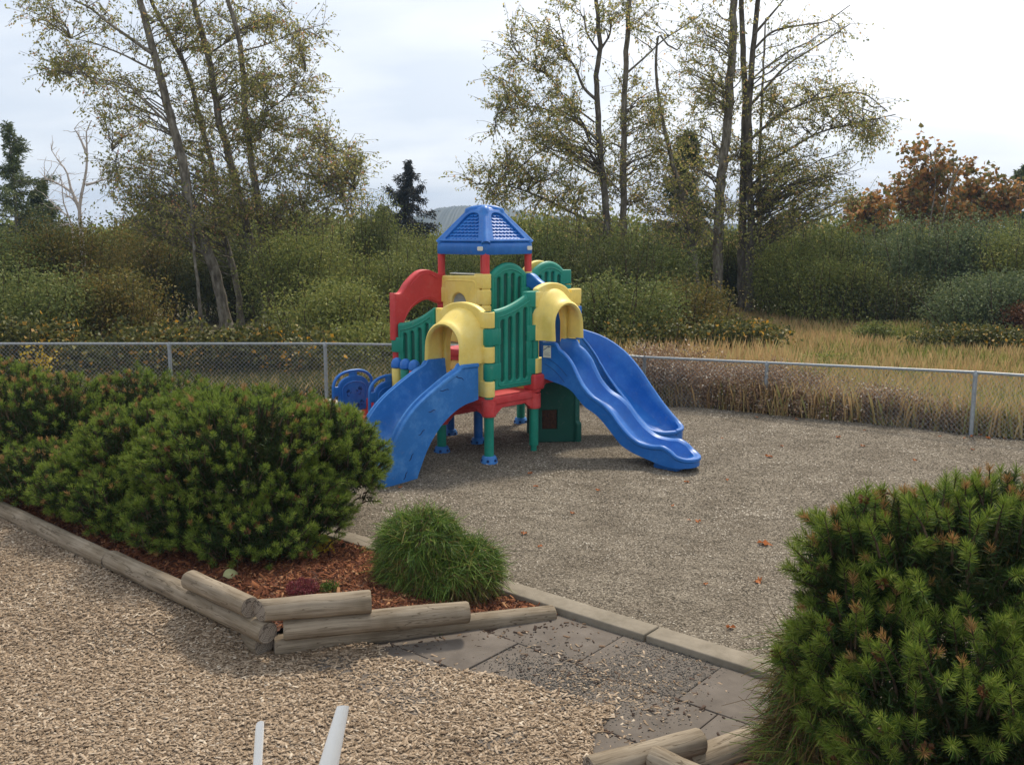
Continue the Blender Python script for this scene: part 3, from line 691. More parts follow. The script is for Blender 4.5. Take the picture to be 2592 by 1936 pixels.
logobj('border_log', g2(546, 1314, 0.345) + Vector((-0.02, 0.02, 0)), g2(410, 1251, 0.345), rl * 0.97, 'short log on top of the stack pointing back towards the pines', GL, 4)
logobj('border_log', g2(592, 1393, 0.068), g2(1196, 1327, 0.012), rl * 0.95, 'lowest and longest log sinking into the slabs towards the kerb', GL, 5)
logobj('border_log', g2(612, 1358, 0.205), g2(1012, 1321, 0.190), rl, 'medium log in the middle of the stack ending at the cypress', GL, 6)
logobj('border_log', g2(560, 1319, 0.345), g2(801, 1299, 0.340), rl * 1.0, 'short topmost log at the right side of the corner stack', GL, 7, .6)
GR2 = 'logs at the bottom edge of the picture'
logobj('border_log', gnd(1492, 1950, 0.17), gnd(1772, 1874, 0.17), 0.072, 'pale cracked log with a rounded end at the bottom beside the slabs', GR2, 8)
logobj('border_log', gnd(1740, 1940, 0.06), gnd(2130, 1790, 0.06), 0.085, 'brownish log running under the right pine at the bottom', GR2, 9)
logobj('border_log', gnd(1652, 1916, 0.20), gnd(1820, 1990, 0.20), 0.06, 'small light cut log end at the very bottom edge', GR2, 10)

# ------------------------------------------------------------------ chain-link fences
def fence(posts, label, z_off_barb, seed):
    """posts: list of (x, y, top)"""
    o = thing('chain_link_fence', label, 'fence', (posts[0][0], posts[0][1], 0), 'chain-link fences around the play area')
    for (x, y, zt) in posts:
        m = MB(); m.tube([(x, y, -0.1), (x, y, zt - 0.03)], 0.030, 12)
        m.lathe((x, y, zt - 0.05), [(0.036, 0), (0.036, 0.03), (0.03, 0.05), (0.012, 0.075)], 12)
        m.build('post', GALV, o)
    m = MB()
    m.tube([(x, y, zt) for x, y, zt in posts], 0.021, 10); m.build('top_rail', GALV, o)
    m = MB()
    step = 0.068
    for (x0, y0, z0), (x1, y1, z1) in zip(posts, posts[1:]):
        a = Vector((x0, y0, 0)); b = Vector((x1, y1, 0)); Ln = (b - a).length; d = (b - a) / Ln; nn = Vector((-d.y, d.x, 0)) * 0.026
        k = -z0
        while k < Ln:
            for sgn in (1, -1):
                pts = []
                for hh in (0.0, 1.0):
                    s_ = k + (hh if sgn > 0 else 1 - hh) * (z0 + z_off_barb)
                    pts.append((s_, hh))
                (sa, ha), (sb, hb) = pts
                # clip to the bay
                def at(t):
                    s_ = sa + (sb - sa) * t; h = ha + (hb - ha) * t
                    zt = (z0 + (z1 - z0) * min(max(s_ / Ln, 0), 1)) + z_off_barb
                    return a + d * s_ - nn * 1.0 * 1 + Vector((0, 0, h * zt)) + nn * (0.08 * sgn)
                t0, t1 = 0.0, 1.0
                if sb != sa:
                    ta = (0 - sa) / (sb - sa); tb = (Ln - sa) / (sb - sa); t0 = max(0, min(ta, tb)); t1 = min(1, max(ta, tb))
                if t1 > t0: m.tube([at(t0), at(t1)], 0.0023, 3, cap=False)
            k += step
    m.build('chain_link_mesh', WIRE, o, smooth=False)
    return o
lp = [(d2_(365, 742, FL).x - 3.4 * k, FL) for k in (2, 1)] + [(d2_(365, 742, FL).x, FL), (d2_(702, 742, FL).x, FL), (d2_(702, 742, FL).x + 2.45, FL), (FC[0], FC[1])]
fence([(x, y, 1.035 if i < 4 else (1.0 if i == 4 else 0.80)) for i, (x, y) in enumerate(lp)], 'chain-link fence with galvanised top rail behind the pines and thicket side', 0.03, 1)
m1 = Vector(F1); m2 = Vector(F2)
fence([(FC[0], FC[1], 0.80), (m1.x, m1.y, 0.80), (m2.x, m2.y, 0.895), ((m2 + fd * 2.9).x, (m2 + fd * 2.9).y, 0.93), ((m2 + fd * 5.5).x, (m2 + fd * 5.5).y, 0.93)],
      'chain-link fence with thin rail between the gravel and the dry meadow', 0.006, 2)


#@@PLAYSET
A = Vector((-.281, 11.35, 0)); e1 = Vector((.56, .58, 0)); e2 = Vector((-.62, .54, 0))
u1 = e1.normalized(); u2 = e2.normalized(); LN1 = e1.length; LN2 = e2.length
def PT(i, j): return A + e1 * i + e2 * j
B = PT(1, 0); B1 = PT(2, 0); Cc = PT(0, 1); C1 = PT(0, 2); D = PT(1, 1); TR = PT(2, 1); TL = PT(1, 2); TB = PT(2, 2); R1 = PT(3, 1); R2 = PT(3, 2)
nF = Vector((u1.y, -u1.x, 0))      # outward normal of the A-B side (front right)
nL = -u1 * 1.0                      # approx outward of the A-C side
nL = Vector((-u2.y, u2.x, 0)); nL = nL if nL.y < 0 else -nL
PS = thing('playset', 'big plastic climbing playset in blue, yellow, green and red with a blue peaked roof', 'playset', (-0.3, 12.4, 0))
def leg(p, z1, mat, base=True, stub=False):
    m = MB(); p = V3(p)
    if stub:
        m.tube([(p.x, p.y, 0.10), (p.x, p.y, z1)], 0.060, 20); m.tube([(p.x, p.y, -0.05), (p.x, p.y, 0.12)], 0.040, 20)
    else:
        m.tube([(p.x, p.y, 0.0), (p.x, p.y, z1)], 0.060, 20)
    o = m.build('leg', mat, PS)
    if base:
        m = MB(); m.lathe((p.x, p.y, 0), [(0.112, -0.02), (0.112, 0.015), (0.098, 0.035), (0.086, 0.085), (0.076, 0.095), (0.06, 0.095)], 20)
        for k in range(6):
            a = k * 1.047 + 0.4
            m.tube([(p.x + 0.085 * math.cos(a), p.y + 0.085 * math.sin(a), 0.045), (p.x + 0.104 * math.cos(a), p.y + 0.104 * math.sin(a), 0.043)], 0.017, 10, mat=1)
        m.build('foot', [LBLUE, DBLUE], PS)
    return o
leg(A, .62, GREEN); leg(Cc, .62, GREEN); leg(B, .66, GREEN, base=False, stub=True)
leg((-.45, 12.40), .95, BLUE); leg((-.86, 12.93), .95, BLUE)
leg((0.13, 13.78), 1.1, GREEN); leg(R1, 1.05, GREEN); leg(C1, .45, GREEN)
# decks: rounded red trays with a lip, one per level
def deck(i, j, z, drop=0.225, out_=0.075, w1=1, w2=1):
    m = MB(); a, b, c, d = PT(i, j), PT(i + w1, j), PT(i + w1, j + w2), PT(i, j + w2)
    cen = (a + b + c + d) / 4
    pts = [cen + (p - cen) * (1 + out_ / 0.58) for p in (a, b, c, d)]
    sh = roundpoly([(p.x, p.y) for p in pts], 0.09, 6)
    vs, fs = slab2d(sh, [], 0.10, 0.02, 3)
    m.add([(v.x, v.y, z - 0.05 + v.z) for v in vs], fs)
    pts = [cen + (p - cen) * (1 + (out_ - 0.022) / 0.58) for p in (a, b, c, d)]
    # skirt with arched underside between the corner collars
    for k in range(4):
        p, q_ = pts[k], pts[(k + 1) % 4]; dd = (q_ - p); Ln = dd.length; dd.normalize(); n_ = Vector((dd.y, -dd.x, 0))
        if n_.dot(p - cen) < 0: n_ = -n_
        F = Frame(p, dd, n_)
        ol = [(0.0, z - 0.06), (Ln, z - 0.06), (Ln, z - drop), (Ln - 0.13, z - drop)] + [(Ln - 0.13 - (Ln - 0.26) * t, z - drop + 0.075 * min(1, 6 * t, 6 * (1 - t))) for t in (0.08, 0.17, 0.5, 0.83, 0.92)] + [(0.13, z - drop), (0.0, z - drop)]
        F.slab(m, ol, [], 0.035, 0.008, n0=-0.02)
    for p in (a, b, c, d):
        m.tube([(p.x, p.y, z - drop), (p.x, p.y, z - 0.04)], [0.088, 0.088], 20)
        m.tube([(p.x, p.y, z - drop - 0.012), (p.x, p.y, z - drop + 0.01)], [0.082, 0.090], 20)
    return m.build('deck', RED, PS)
Z1, Z2, Z3, Z4 = 0.82, 1.03, 0.62, 1.23
deck(0, 0, Z1); deck(1, 0, Z2); deck(0, 1, Z3); deck(1, 1, Z4); deck(2, 1, Z4 + 0.004)
# small red collar blocks stepping up at the B post
m = MB(); m.box(B + Vector((0, 0, 0.925)), (0.20, 0.20, 0.2), (u1, u2, Vector((0, 0, 1))), bev=0.03); m.build('corner_block', RED, PS)
# risers between levels (yellow inside)
for (p, q_, z0, z1) in ((B, D, Z1, Z2), (Cc, D, Z3, Z1), (D, TR, Z2, Z4), (D, TL, Z3, Z4)):
    m = MB(); dd = (q_ - p).normalized(); c = (p + q_) / 2 + Vector((0, 0, (z0 + z1) / 2 - 0.05))
    m.box(c, ((q_ - p).length - 0.16, 0.03, z1 - z0), (dd, Vector((-dd.y, dd.x, 0)), Vector((0, 0, 1))), bev=0.006); m.build('riser', YELLOW, PS)

def fingers(m, F, s_post, side, z0, idx, mat=0, h=0.205, wid=0.068, reach=0.17):
    """hinge knuckles that wrap the corner post; side +1: panel lies at larger s"""
    for k in idx:
        zb = z0 + 0.21 * k + 0.004; zt = zb + h - 0.008
        cx = s_post; pts = []
        if side > 0: sh = arc(cx, 0, wid, wid, 90, 270, 10) + [(cx + reach, -wid * 0.62), (cx + reach, wid * 0.62)]
        else: sh = arc(cx, 0, wid, wid, -90, 90, 10) + [(cx - reach, wid * 0.62), (cx - reach, -wid * 0.62)]
        vs, fs = slab2d(roundpoly(sh, 0.004), [], zt - zb, 0.009, 2)
        m.add([F(v.x, (zb + zt) / 2 + v.z, v.y) for v in vs], fs, mat)
def slat_panel(F, length, z0, topf, mat_f, idx_l, idx_r, nslots=4, arch=False, s_in=0.10, name='slatted_panel', bottom=0.10, zf=None):
    m = MB(); L0, L1 = s_in, length - s_in
    zb = z0 + bottom
    ss = np.linspace(L0 - 0.035, L1 + 0.035, 24)
    ol = [(L0 - 0.035, zb), (L1 + 0.035, zb)] + [(s_, topf(s_)) for s_ in ss[::-1]]
    ol = roundpoly(ol, 0.02)
    fw = (L1 - L0); a0 = L0 + fw * 0.06; a1 = L1 - fw * 0.06; pitch = (a1 - a0) / nslots
    holes = []
    for k in range(nslots):
        c = a0 + pitch * (k + 0.5); w = pitch * 0.25
        zt = topf(c) - 0.125; z_ = zb + 0.095
        holes.append([(c + w * math.cos(R(t)), zt - w + w * math.sin(R(t))) for t in range(0, 181, 20)] + [(c + w * math.cos(R(t)), z_ + w + w * math.sin(R(t))) for t in range(180, 361, 20)])
    F.slab(m, ol, holes, 0.085, 0.02)
    # solid back wall of the moulding, coloured darker for the shade inside the slots
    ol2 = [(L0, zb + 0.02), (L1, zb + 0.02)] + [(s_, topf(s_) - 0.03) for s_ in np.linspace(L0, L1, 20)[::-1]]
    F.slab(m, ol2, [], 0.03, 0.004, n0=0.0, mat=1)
    # raised bead round the slots
    bead = [(a0 - 0.012, zb + 0.05), (a1 + 0.012, zb + 0.05)] + [(s_, topf(s_) - 0.075) for s_ in np.linspace(a0 - 0.012, a1 + 0.012, 14)[::-1]]
    bead = roundpoly(bead, 0.04); bead.append(bead[0])
    for sg in (1, -1): m.tube([F(p[0], p[1], 0.0415 * sg) for p in bead], 0.0095, 6, cap=False)
    # thicker rounded top rail
    m.tube([F(s_, topf(s_) - 0.022, 0) for s_ in np.linspace(L0 - 0.02, L1 + 0.02, 20)], 0.040, 10)
    fingers(m, F, 0.0, 1, zf if zf is not None else z0, idx_l); fingers(m, F, length, -1, zf if zf is not None else z0, idx_r)
    return m.build(name, [GREEN, SHADE_GREEN], PS)
def smooth(t): t = min(max(t, 0), 1); return t * t * (3 - 2 * t)
# front right slatted panel A-B, rising to the right
F_AB = Frame(A, u1, nF)
def topAB(s_):
    return 1.862 + 0.205 * (max(0, (s_ - 0.08)) / 0.66) ** 1.7
slat_panel(F_AB, LN1, Z1, topAB, GREEN, (1, 3), (1.0 + 0.0, 3.0, 5.0), bottom=0.075)
m = MB()
for z in (1.03, 1.24, 1.45, 1.66): m.tube([(A.x, A.y, z - 0.2), (A.x, A.y, z + 0.2)], 0.055, 18)
m.tube([(A.x, A.y, .80), (A.x, A.y, 1.86)], 0.056, 18); m.build('hinge_post', GREEN, PS)
m = MB(); m.tube([(B.x, B.y, .80), (B.x, B.y, 2.06)], 0.056, 18); m.build('hinge_post', GREEN, PS)
# left slatted panel C-C1, falling to the left
F_CC1 = Frame(Cc, u2, nL)
def topCC(s_): return 1.615 + 0.235 * (max(0, (LN2 - 0.08 - s_)) / 0.66) ** 1.7
slat_panel(F_CC1, LN2, Z3, topCC, GREEN, (0, 1, 2, 3, 4), (0.95, 2.95), bottom=0.075)
# arched slatted panels of the tower
def arch_top(L_, zsh, zpk):
    def f(s_):
        t = (s_ - 0.07) / (L_ - 0.14); t = min(max(t, 0), 1)
        return zsh + (zpk - zsh) * (math.sin(math.pi * t)) ** 0.75
    return f
F_DTR = Frame(D, u1, nF)
slat_panel(F_DTR, LN1, Z4, arch_top(LN1, 2.225, 2.385), GREEN, (), (1, 3))
F_TRR = Frame(TR, u1, nF)
slat_panel(F_TRR, LN1, Z4, arch_top(LN1, 2.225, 2.385), GREEN, (1, 3), (1, 3, 4))
m = MB(); F_ = Frame(PT(2, 1.22), u1, nF)
pk = arch_top(LN1, 2.245, 2.41); ol = [(0.02, Z4), (LN1 - 0.02, Z4)] + [(s_, pk(s_)) for s_ in np.linspace(0.02, LN1 - 0.02, 20)[::-1]]
hole = [(0.18, Z4 + 0.04), (LN1 - 0.18, Z4 + 0.04)] + arc(LN1 / 2, 1.9, LN1 / 2 - 0.18, 0.25, 0, 180, 10)
F_.slab(m, ol, [hole], 0.08, 0.02); fingers(m, F_, 0, 1, Z4, (1, 3, 4)); fingers(m, F_, LN1, -1, Z4, (0, 2, 4)); m.build('arch_panel', YELLOW, PS)
m = MB(); m.tube([(TR.x, TR.y, 1.2), (TR.x, TR.y, 2.27)], 0.056, 16); m.build('hinge_post', YELLOW, PS)
m = MB(); m.tube([(R1.x, R1.y, 1.2), (R1.x, R1.y, 2.25)], 0.056, 16); m.build('hinge_post', YELLOW, PS)

# yellow window panel of the tower, facing front left
F_DTL = Frame(D, u2, nL)
m = MB()
ol = roundpoly([(0.075, 1.50), (LN2 - 0.06, 1.50), (LN2 - 0.06, 1.98), (LN2 - 0.02, 2.0), (LN2 - 0.05, 2.22), (0.075, 2.24)], 0.03)
hole = arc(0.46, 1.86, 0.135, 0.135, 0, 342, 19)
F_DTL.slab(m, ol, [hole], 0.10, 0.018)
F_DTL.slab(m, roundpoly([(0.075, 1.33), (LN2 - 0.06, 1.33), (LN2 - 0.06, 1.49), (0.075, 1.49)], 0.02), [], 0.07, 0.015)
bead = roundpoly([(0.14, 1.56), (LN2 - 0.13, 1.56), (LN2 - 0.13, 2.16), (0.14, 2.165)], 0.06); bead.append(bead[0])
m.tube([F_DTL(p[0], p[1], 0.05) for p in bead], 0.007, 6, cap=False)
fingers(m, F_DTL, 0, 1, Z4 - 0.005, (0, 1, 2, 3, 4), h=0.2); fingers(m, F_DTL, LN2, -1, Z4, (1, 3))
m.tube([(D.x, D.y, 1.2), (D.x, D.y, 2.24)], 0.058, 18)
yp = m.build('window_panel', YELLOW, PS)
m = MB(); c = F_DTL(0.46, 1.86, 0.0)
for k in range(6):
    pass
vs = []; fs = []; nn_ = 20
for i in range(7):
    a = R(90 * i / 6)
    for k in range(nn_):
        t = 2 * math.pi * k / nn_; rr = 0.135 * math.cos(a)
        vs.append(F_DTL(0.46 + rr * math.cos(t), 1.86 + rr * math.sin(t), 0.0 - 0.11 * math.sin(a)))
for i in range(6):
    for k in range(nn_): fs.append([i * nn_ + k, i * nn_ + (k + 1) % nn_, (i + 1) * nn_ + (k + 1) % nn_, (i + 1) * nn_ + k])
m.add(vs, fs); m.build('bubble_window', CLEAR, yp)
# pale lid seen on top of the window panel
m = MB(); m.box(F_DTL(0.40, 2.252, -0.05), (0.52, 0.12, 0.014), (u2, nL, Vector((0, 0, 1))), bev=0.004); m.build('panel_cap', CREAM, yp)

# yellow arched doorway panels with a hooded tunnel over each slide
def doorway(F, L_, zd, shL, hinge_l, hinge_r, hood_c, hood_w, front_drop, depth, zs_back, sdir, hood_bot):
    m = MB()
    zsh = zd + 0.985; zpk = zd + 1.125
    def tp(s_):
        t = (s_ - 0.06) / (L_ - 0.12); t = min(max(t, 0), 1)
        q = (s_ - hood_c) / (hood_w + 0.055)
        return zsh + (zpk - zsh + 0.012) * (max(0, 1 - q * q) ** 0.62)
    ow = hood_w - 0.055
    ol = [(0.02, zd + 0.005)] + [(hood_c - ow - 0.01, zd + 0.005)]
    ol += [(hood_c - ow - 0.01, zd + 0.62)] + [(hood_c - ow * math.cos(R(t)), zd + 0.62 + ow * 1.15 * math.sin(R(t))) for t in range(10, 171, 16)] + [(hood_c + ow + 0.01, zd + 0.62)]
    ol += [(hood_c + ow + 0.01, zd + 0.005), (L_ - 0.02, zd + 0.005)] + [(s_, tp(s_)) for s_ in np.linspace(L_ - 0.02, 0.02, 26)]
    F.slab(m, ol, [], 0.10, 0.018)
    fingers(m, F, 0, 1, zd, hinge_l, h=0.2, wid=0.074, reach=0.14); fingers(m, F, L_, -1, zd, hinge_r, h=0.2, wid=0.074, reach=0.14)
    o = m.build('doorway_panel', YELLOW, PS)
    # hood: arch profile swept outward along sdir and falling forward
    m = MB(); NS, NA = 12, 28; rows = []
    sd = V3(sdir).normalized()
    def prof(t, inner):
        w = hood_w + 0.055 * (1 - smooth(t * 2.2)) - (0.05 if inner else 0)
        ztop = zs_back - front_drop * smooth(t * 0.95) - (0.055 if inner else 0)
        zspr = ztop - w * 0.98
        pts = [(-w, hood_bot)]
        for k in range(5): pts.append((-w, hood_bot + (zspr - hood_bot) * (k + 1) / 6))
        for k in range(NA - 11): 
            a = math.pi * (1 - k / (NA - 12)); pts.append((w * math.cos(a), zspr + (ztop - zspr) * math.sin(a)))
        for k in range(5): pts.append((w, zspr - (zspr - hood_bot) * (k + 1) / 6))
        pts.append((w, hood_bot)); return pts
    for i in range(NS): rows.append((i / (NS - 1), False, 0))
    rows.append((1.0, 'rim', 0.022))
    for i in range(NS)[::-1]: rows.append((i / (NS - 1), True, 0))
    vs = []
    base = F(hood_c, 0, 0.02)
    for t, inner, ex in rows:
        if inner == 'rim':
            po = prof(1, False); pi_ = prof(1, True); pr_ = [((a[0] + b[0]) / 2, (a[1] + b[1]) / 2) for a, b in zip(po, pi_)]
        else: pr_ = prof(t, inner)
        p0 = base + sd * (depth * t + ex)
        # the mouth leans: its foot stands further out than its crown
        for (w, z) in pr_:
            lean = 0.05 * t * max(0, (zs_back - z)) 
            p = p0 + F.d * w + sd * lean; vs.append((p.x, p.y, z))
    n_ = NA + 1 if False else len(prof(0, False)); fs = []
    for i in range(len(rows) - 1):
        for k in range(n_ - 1): fs.append([i * n_ + k, i * n_ + k + 1, (i + 1) * n_ + k + 1, (i + 1) * n_ + k])
    m.add(vs, fs)
    m.build('hood', YELLOW, o, angle=70)
    return o
F_AC = Frame(A, u2, nL)
doorway(F_AC, LN2, Z1, 0, (0, 2, 4), (), 0.415, 0.315, 0.16, 0.30, Z1 + 1.075, -u1, 1.235)
DS = Vector((.814, -.581, 0))
F_BB = Frame(B, u1, nF)
doorway(F_BB, LN1, Z2, 0, (0, 2, 4), (2, 4), 0.295, 0.295, 0.16, 0.235, Z2 + 1.075, DS, 1.455)
m = MB(); m.tube([(B1.x, B1.y, .9), (B1.x, B1.y, 2.07)], 0.058, 16); m.build('hinge_post', YELLOW, PS)
m = MB(); m.tube([(Cc.x, Cc.y, .62), (Cc.x, Cc.y, 1.86)], 0.056, 16); m.build('hinge_post', YELLOW, PS)

# red arched entrance panel C1-TL and its blue mirror image B1-TR
def arched_rail(F, L_, mat, name, low=False, dz=0.0):
    m = MB()
    up = catmull([(-0.07, 2.02), (0.05, 2.02), (0.17, 2.15), (0.36, 2.285), (0.52, 2.305), (0.68, 2.255), (0.75, 2.23), (0.80, 2.23)], 34)
    dn = catmull([(0.775, 1.83), (0.68, 1.855), (0.56, 1.90), (0.44, 1.895), (0.30, 1.84), (0.19, 1.76), (0.10, 1.63), (0.04, 1.50), (0.0, 1.40)], 30)
    if low:
        up = catmull([(-0.07, 1.84), (.1, 1.88), (.3, 1.98), (.5, 2.10), (.62, 2.165), (.72, 2.235), (.83, 2.262)], 34)
        dn = catmull([(0.82, 2.07), (0.72, 2.03), (0.60, 1.96), (0.44, 1.86), (0.30, 1.78), (0.19, 1.70), (0.10, 1.60), (0.04, 1.50), (0.0, 1.40)], 30)
    ol = [(-0.075, 1.40)] + [tuple(p) for p in up] + [tuple(p) for p in dn]
    F.slab(m, [(x, z + dz) for x, z in roundpoly(ol, 0.01)], [], 0.11, 0.022)
    bead = [(p[0], p[1] + dz + 0.045) for p in dn[3:26]] + [(p[0] * 0.9 + 0.04, p[1] + dz - 0.055) for p in up[10:31]]
    m.tube([F(p[0], p[1], 0.054) for p in bead[:23]], 0.008, 6); m.tube([F(p[0], p[1], 0.054) for p in bead[23:]], 0.008, 6)
    m.tube([F(0, 0.6, 0), F(0, 1.42, 0)], 0.055, 16)
    m.tube([F(L_, 1.22, 0), F(L_, 2.23 + dz, 0)], 0.062, 16)
    return m.build(name, mat, PS)
arched_rail(Frame(C1, u1, nF), LN1, RED, 'arched_entrance')
arched_rail(Frame(B1, u2, -nL), LN2, BLUE, 'arched_rail', low=True)
m = MB(); F_ = Frame(TR, -u2, -nL)
m.box(F_(0.45, 1.62, 0.12), (0.44, 0.04, 0.75), (-u2, -nL, Vector((0, 0, 1))), bev=0.015)
for k in range(4): m.tube([F_(0.30 + 0.09 * k, 1.3, 0.098), F_(0.30 + 0.09 * k, 1.95, 0.098)], 0.012, 6)
m.build('inner_slide_panel', BLUE, PS)

# roof
RC = (TL + TR) / 2; hx = (TR - TL) / 2
cor = [D, TR, TB, TL]; rcen = (D + TR + TB + TL) / 4
for p in cor:
    m = MB(); m.tube([(p.x, p.y, 2.21), (p.x, p.y, 2.54)], 0.050, 18); m.build('roof_post', RED, PS)
def rring(scale, z, rad, n=6):
    pts = [rcen + (p - rcen) * scale for p in cor]
    return [(x, y, z) for x, y in roundpoly([(p.x, p.y) for p in pts], rad, n)]
m = MB(); OV = 1.135
prof = [(OV - 0.05, 2.53, .07), (OV - 0.01, 2.508, .07), (OV, 2.515, .075), (OV + 0.004, 2.60, .075), (OV - 0.002, 2.645, .075), (OV - 0.05, 2.662, .075)]
ZA = 3.285                       # where the four faces would meet if the top were not blunt
def rsc(z): return (OV - 0.05) * (ZA - z) / (ZA - 2.662)
for z in (2.74, 2.82, 2.90, 2.98, 3.04, 3.08): prof.append((rsc(z), z, 0.07))
prof += [(rsc(3.08) * 0.88, 3.108, .06), (rsc(3.08) * 0.66, 3.130, .05), (rsc(3.08) * 0.36, 3.145, .03), (rsc(3.08) * 0.08, 3.150, .005)]
rings = [rring(*p) for p in prof]; n_ = len(rings[0])
fs = [[i * n_ + k, i * n_ + (k + 1) % n_, (i + 1) * n_ + (k + 1) % n_, (i + 1) * n_ + k] for i in range(len(rings) - 1) for k in range(n_)]
fs.append([(len(rings) - 1) * n_ + k for k in range(n_)]); fs.append(list(range(n_)))
m.add([v for r_ in rings for v in r_], fs)
# rounded hips
apex = Vector((rcen.x, rcen.y, 3.115))
for p in cor:
    pts = []
    for z in (2.645, 2.72, 2.80, 2.88, 2.96, 3.03): c_ = rcen + (p - rcen) * (rsc(z) - 0.062); pts.append(Vector((c_.x, c_.y, z)))
    for f_, z in ((0.84, 3.070), (0.60, 3.092), (0.30, 3.104), (0.0, 3.108)): c_ = rcen + (p - rcen) * (rsc(3.03) * f_); pts.append(Vector((c_.x, c_.y, z)))
    m.tube(pts, [0.060] * 10, 14)
roof = m.build('roof', BLUE, PS, angle=50)
for k in range(4):
    p, q_ = cor[k], cor[(k + 1) % 4]
    p = rcen + (p - rcen) * (OV - 0.05); q_ = rcen + (q_ - rcen) * (OV - 0.05); p.z = q_.z = 2.662
    mid = (p + q_) / 2; dd = (q_ - p).normalized(); Ln = (q_ - p).length
    upv = (Vector((rcen.x, rcen.y, ZA + 0.004)) - mid); sl_ = upv.length; upv.normalize(); nn = dd.cross(upv).normalized()
    if nn.z < 0: nn = -nn
    def fp(a, h, o_=0.0): return mid + dd * a + upv * h + nn * o_
    m = MB(); hw0 = Ln / 2
    def wid(h): return hw0 * (1 - h / sl_)
    # raised border leaves a sunk field for the shingles
    HT = sl_ * 0.66; HI = sl_ * 0.60
    tri = [(-hw0 + 0.025, 0.004), (hw0 - 0.025, 0.004), (wid(HT) - 0.03, HT), (-wid(HT) + 0.03, HT)]
    inn = roundpoly([(-wid(0.04) + 0.115, 0.04), (wid(0.04) - 0.115, 0.04), (wid(HI) - 0.085, HI), (-wid(HI) + 0.085, HI)], [0.03, 0.03, 0.09, 0.09])
    vs, fs = slab2d(roundpoly(tri, 0.02), [inn], 0.05, 0.008, 2); m.add([fp(v.x, v.y, v.z + 0.010) for v in vs], fs)
    m.build('roof_border', BLUE, roof)
    m = MB(); rh = 0.052; rows_ = 9
    for r_ in range(rows_)[::-1]:
        h0 = 0.046 + rh * r_; tw = 0.068
        cnt = int((wid(h0) * 2) / tw) + 2
        for c_ in range(-cnt, cnt + 1):
            cx_ = (c_ + 0.5 * (r_ % 2)) * tw
            lim = wid(h0 + 0.03) - 0.10
            if abs(cx_) > lim or h0 > HI - 0.03: continue
            vv = []; ff = []
            sh = [(cx_ - tw / 2, h0 + rh * 1.15), (cx_ - tw / 2, h0 + 0.027)] + [(cx_ - tw / 2 * math.cos(R(t)), h0 + 0.027 - 0.027 * math.sin(R(t))) for t in range(20, 161, 20)] + [(cx_ + tw / 2, h0 + 0.027), (cx_ + tw / 2, h0 + rh * 1.15)]
            sh = [(min(max(x, -wid(y) + 0.08), wid(y) - 0.08), min(y, HI + 0.01)) for x, y in sh]
            k0 = len(sh)
            for x, y in sh: vv.append(fp(x, y, 0.020 - 0.018 * (y - h0) / rh))
            for x, y in sh: vv.append(fp(x, y, -0.01))
            ff.append(list(range(k0))); ff += [[i, (i + 1) % k0, k0 + (i + 1) % k0, k0 + i] for i in range(k0)]
            m.add(vv, ff)
    m.build('roof_shingles', BLUE, roof, smooth=False)
# cream badges on the fascia
for (p, q_, f) in ((D, TL, 0.105), (TR, D, 0.10)):
    p = rcen + (p - rcen) * OV; q_ = rcen + (q_ - rcen) * OV; dd = (q_ - p).normalized(); n_ = Vector((dd.y, -dd.x, 0))
    if n_.dot(p - rcen) < 0: n_ = -n_
    F_ = Frame(p, dd, n_); m = MB(); s0 = (q_ - p).length * f
    F_.slab(m, roundpoly([(s0 - .048, 2.56), (s0 + .048, 2.56), (s0 + .048, 2.615), (s0 - .048, 2.615)], 0.02), [], 0.012, 0.003, n0=0.006)
    m.build('badge', CREAM, roof)

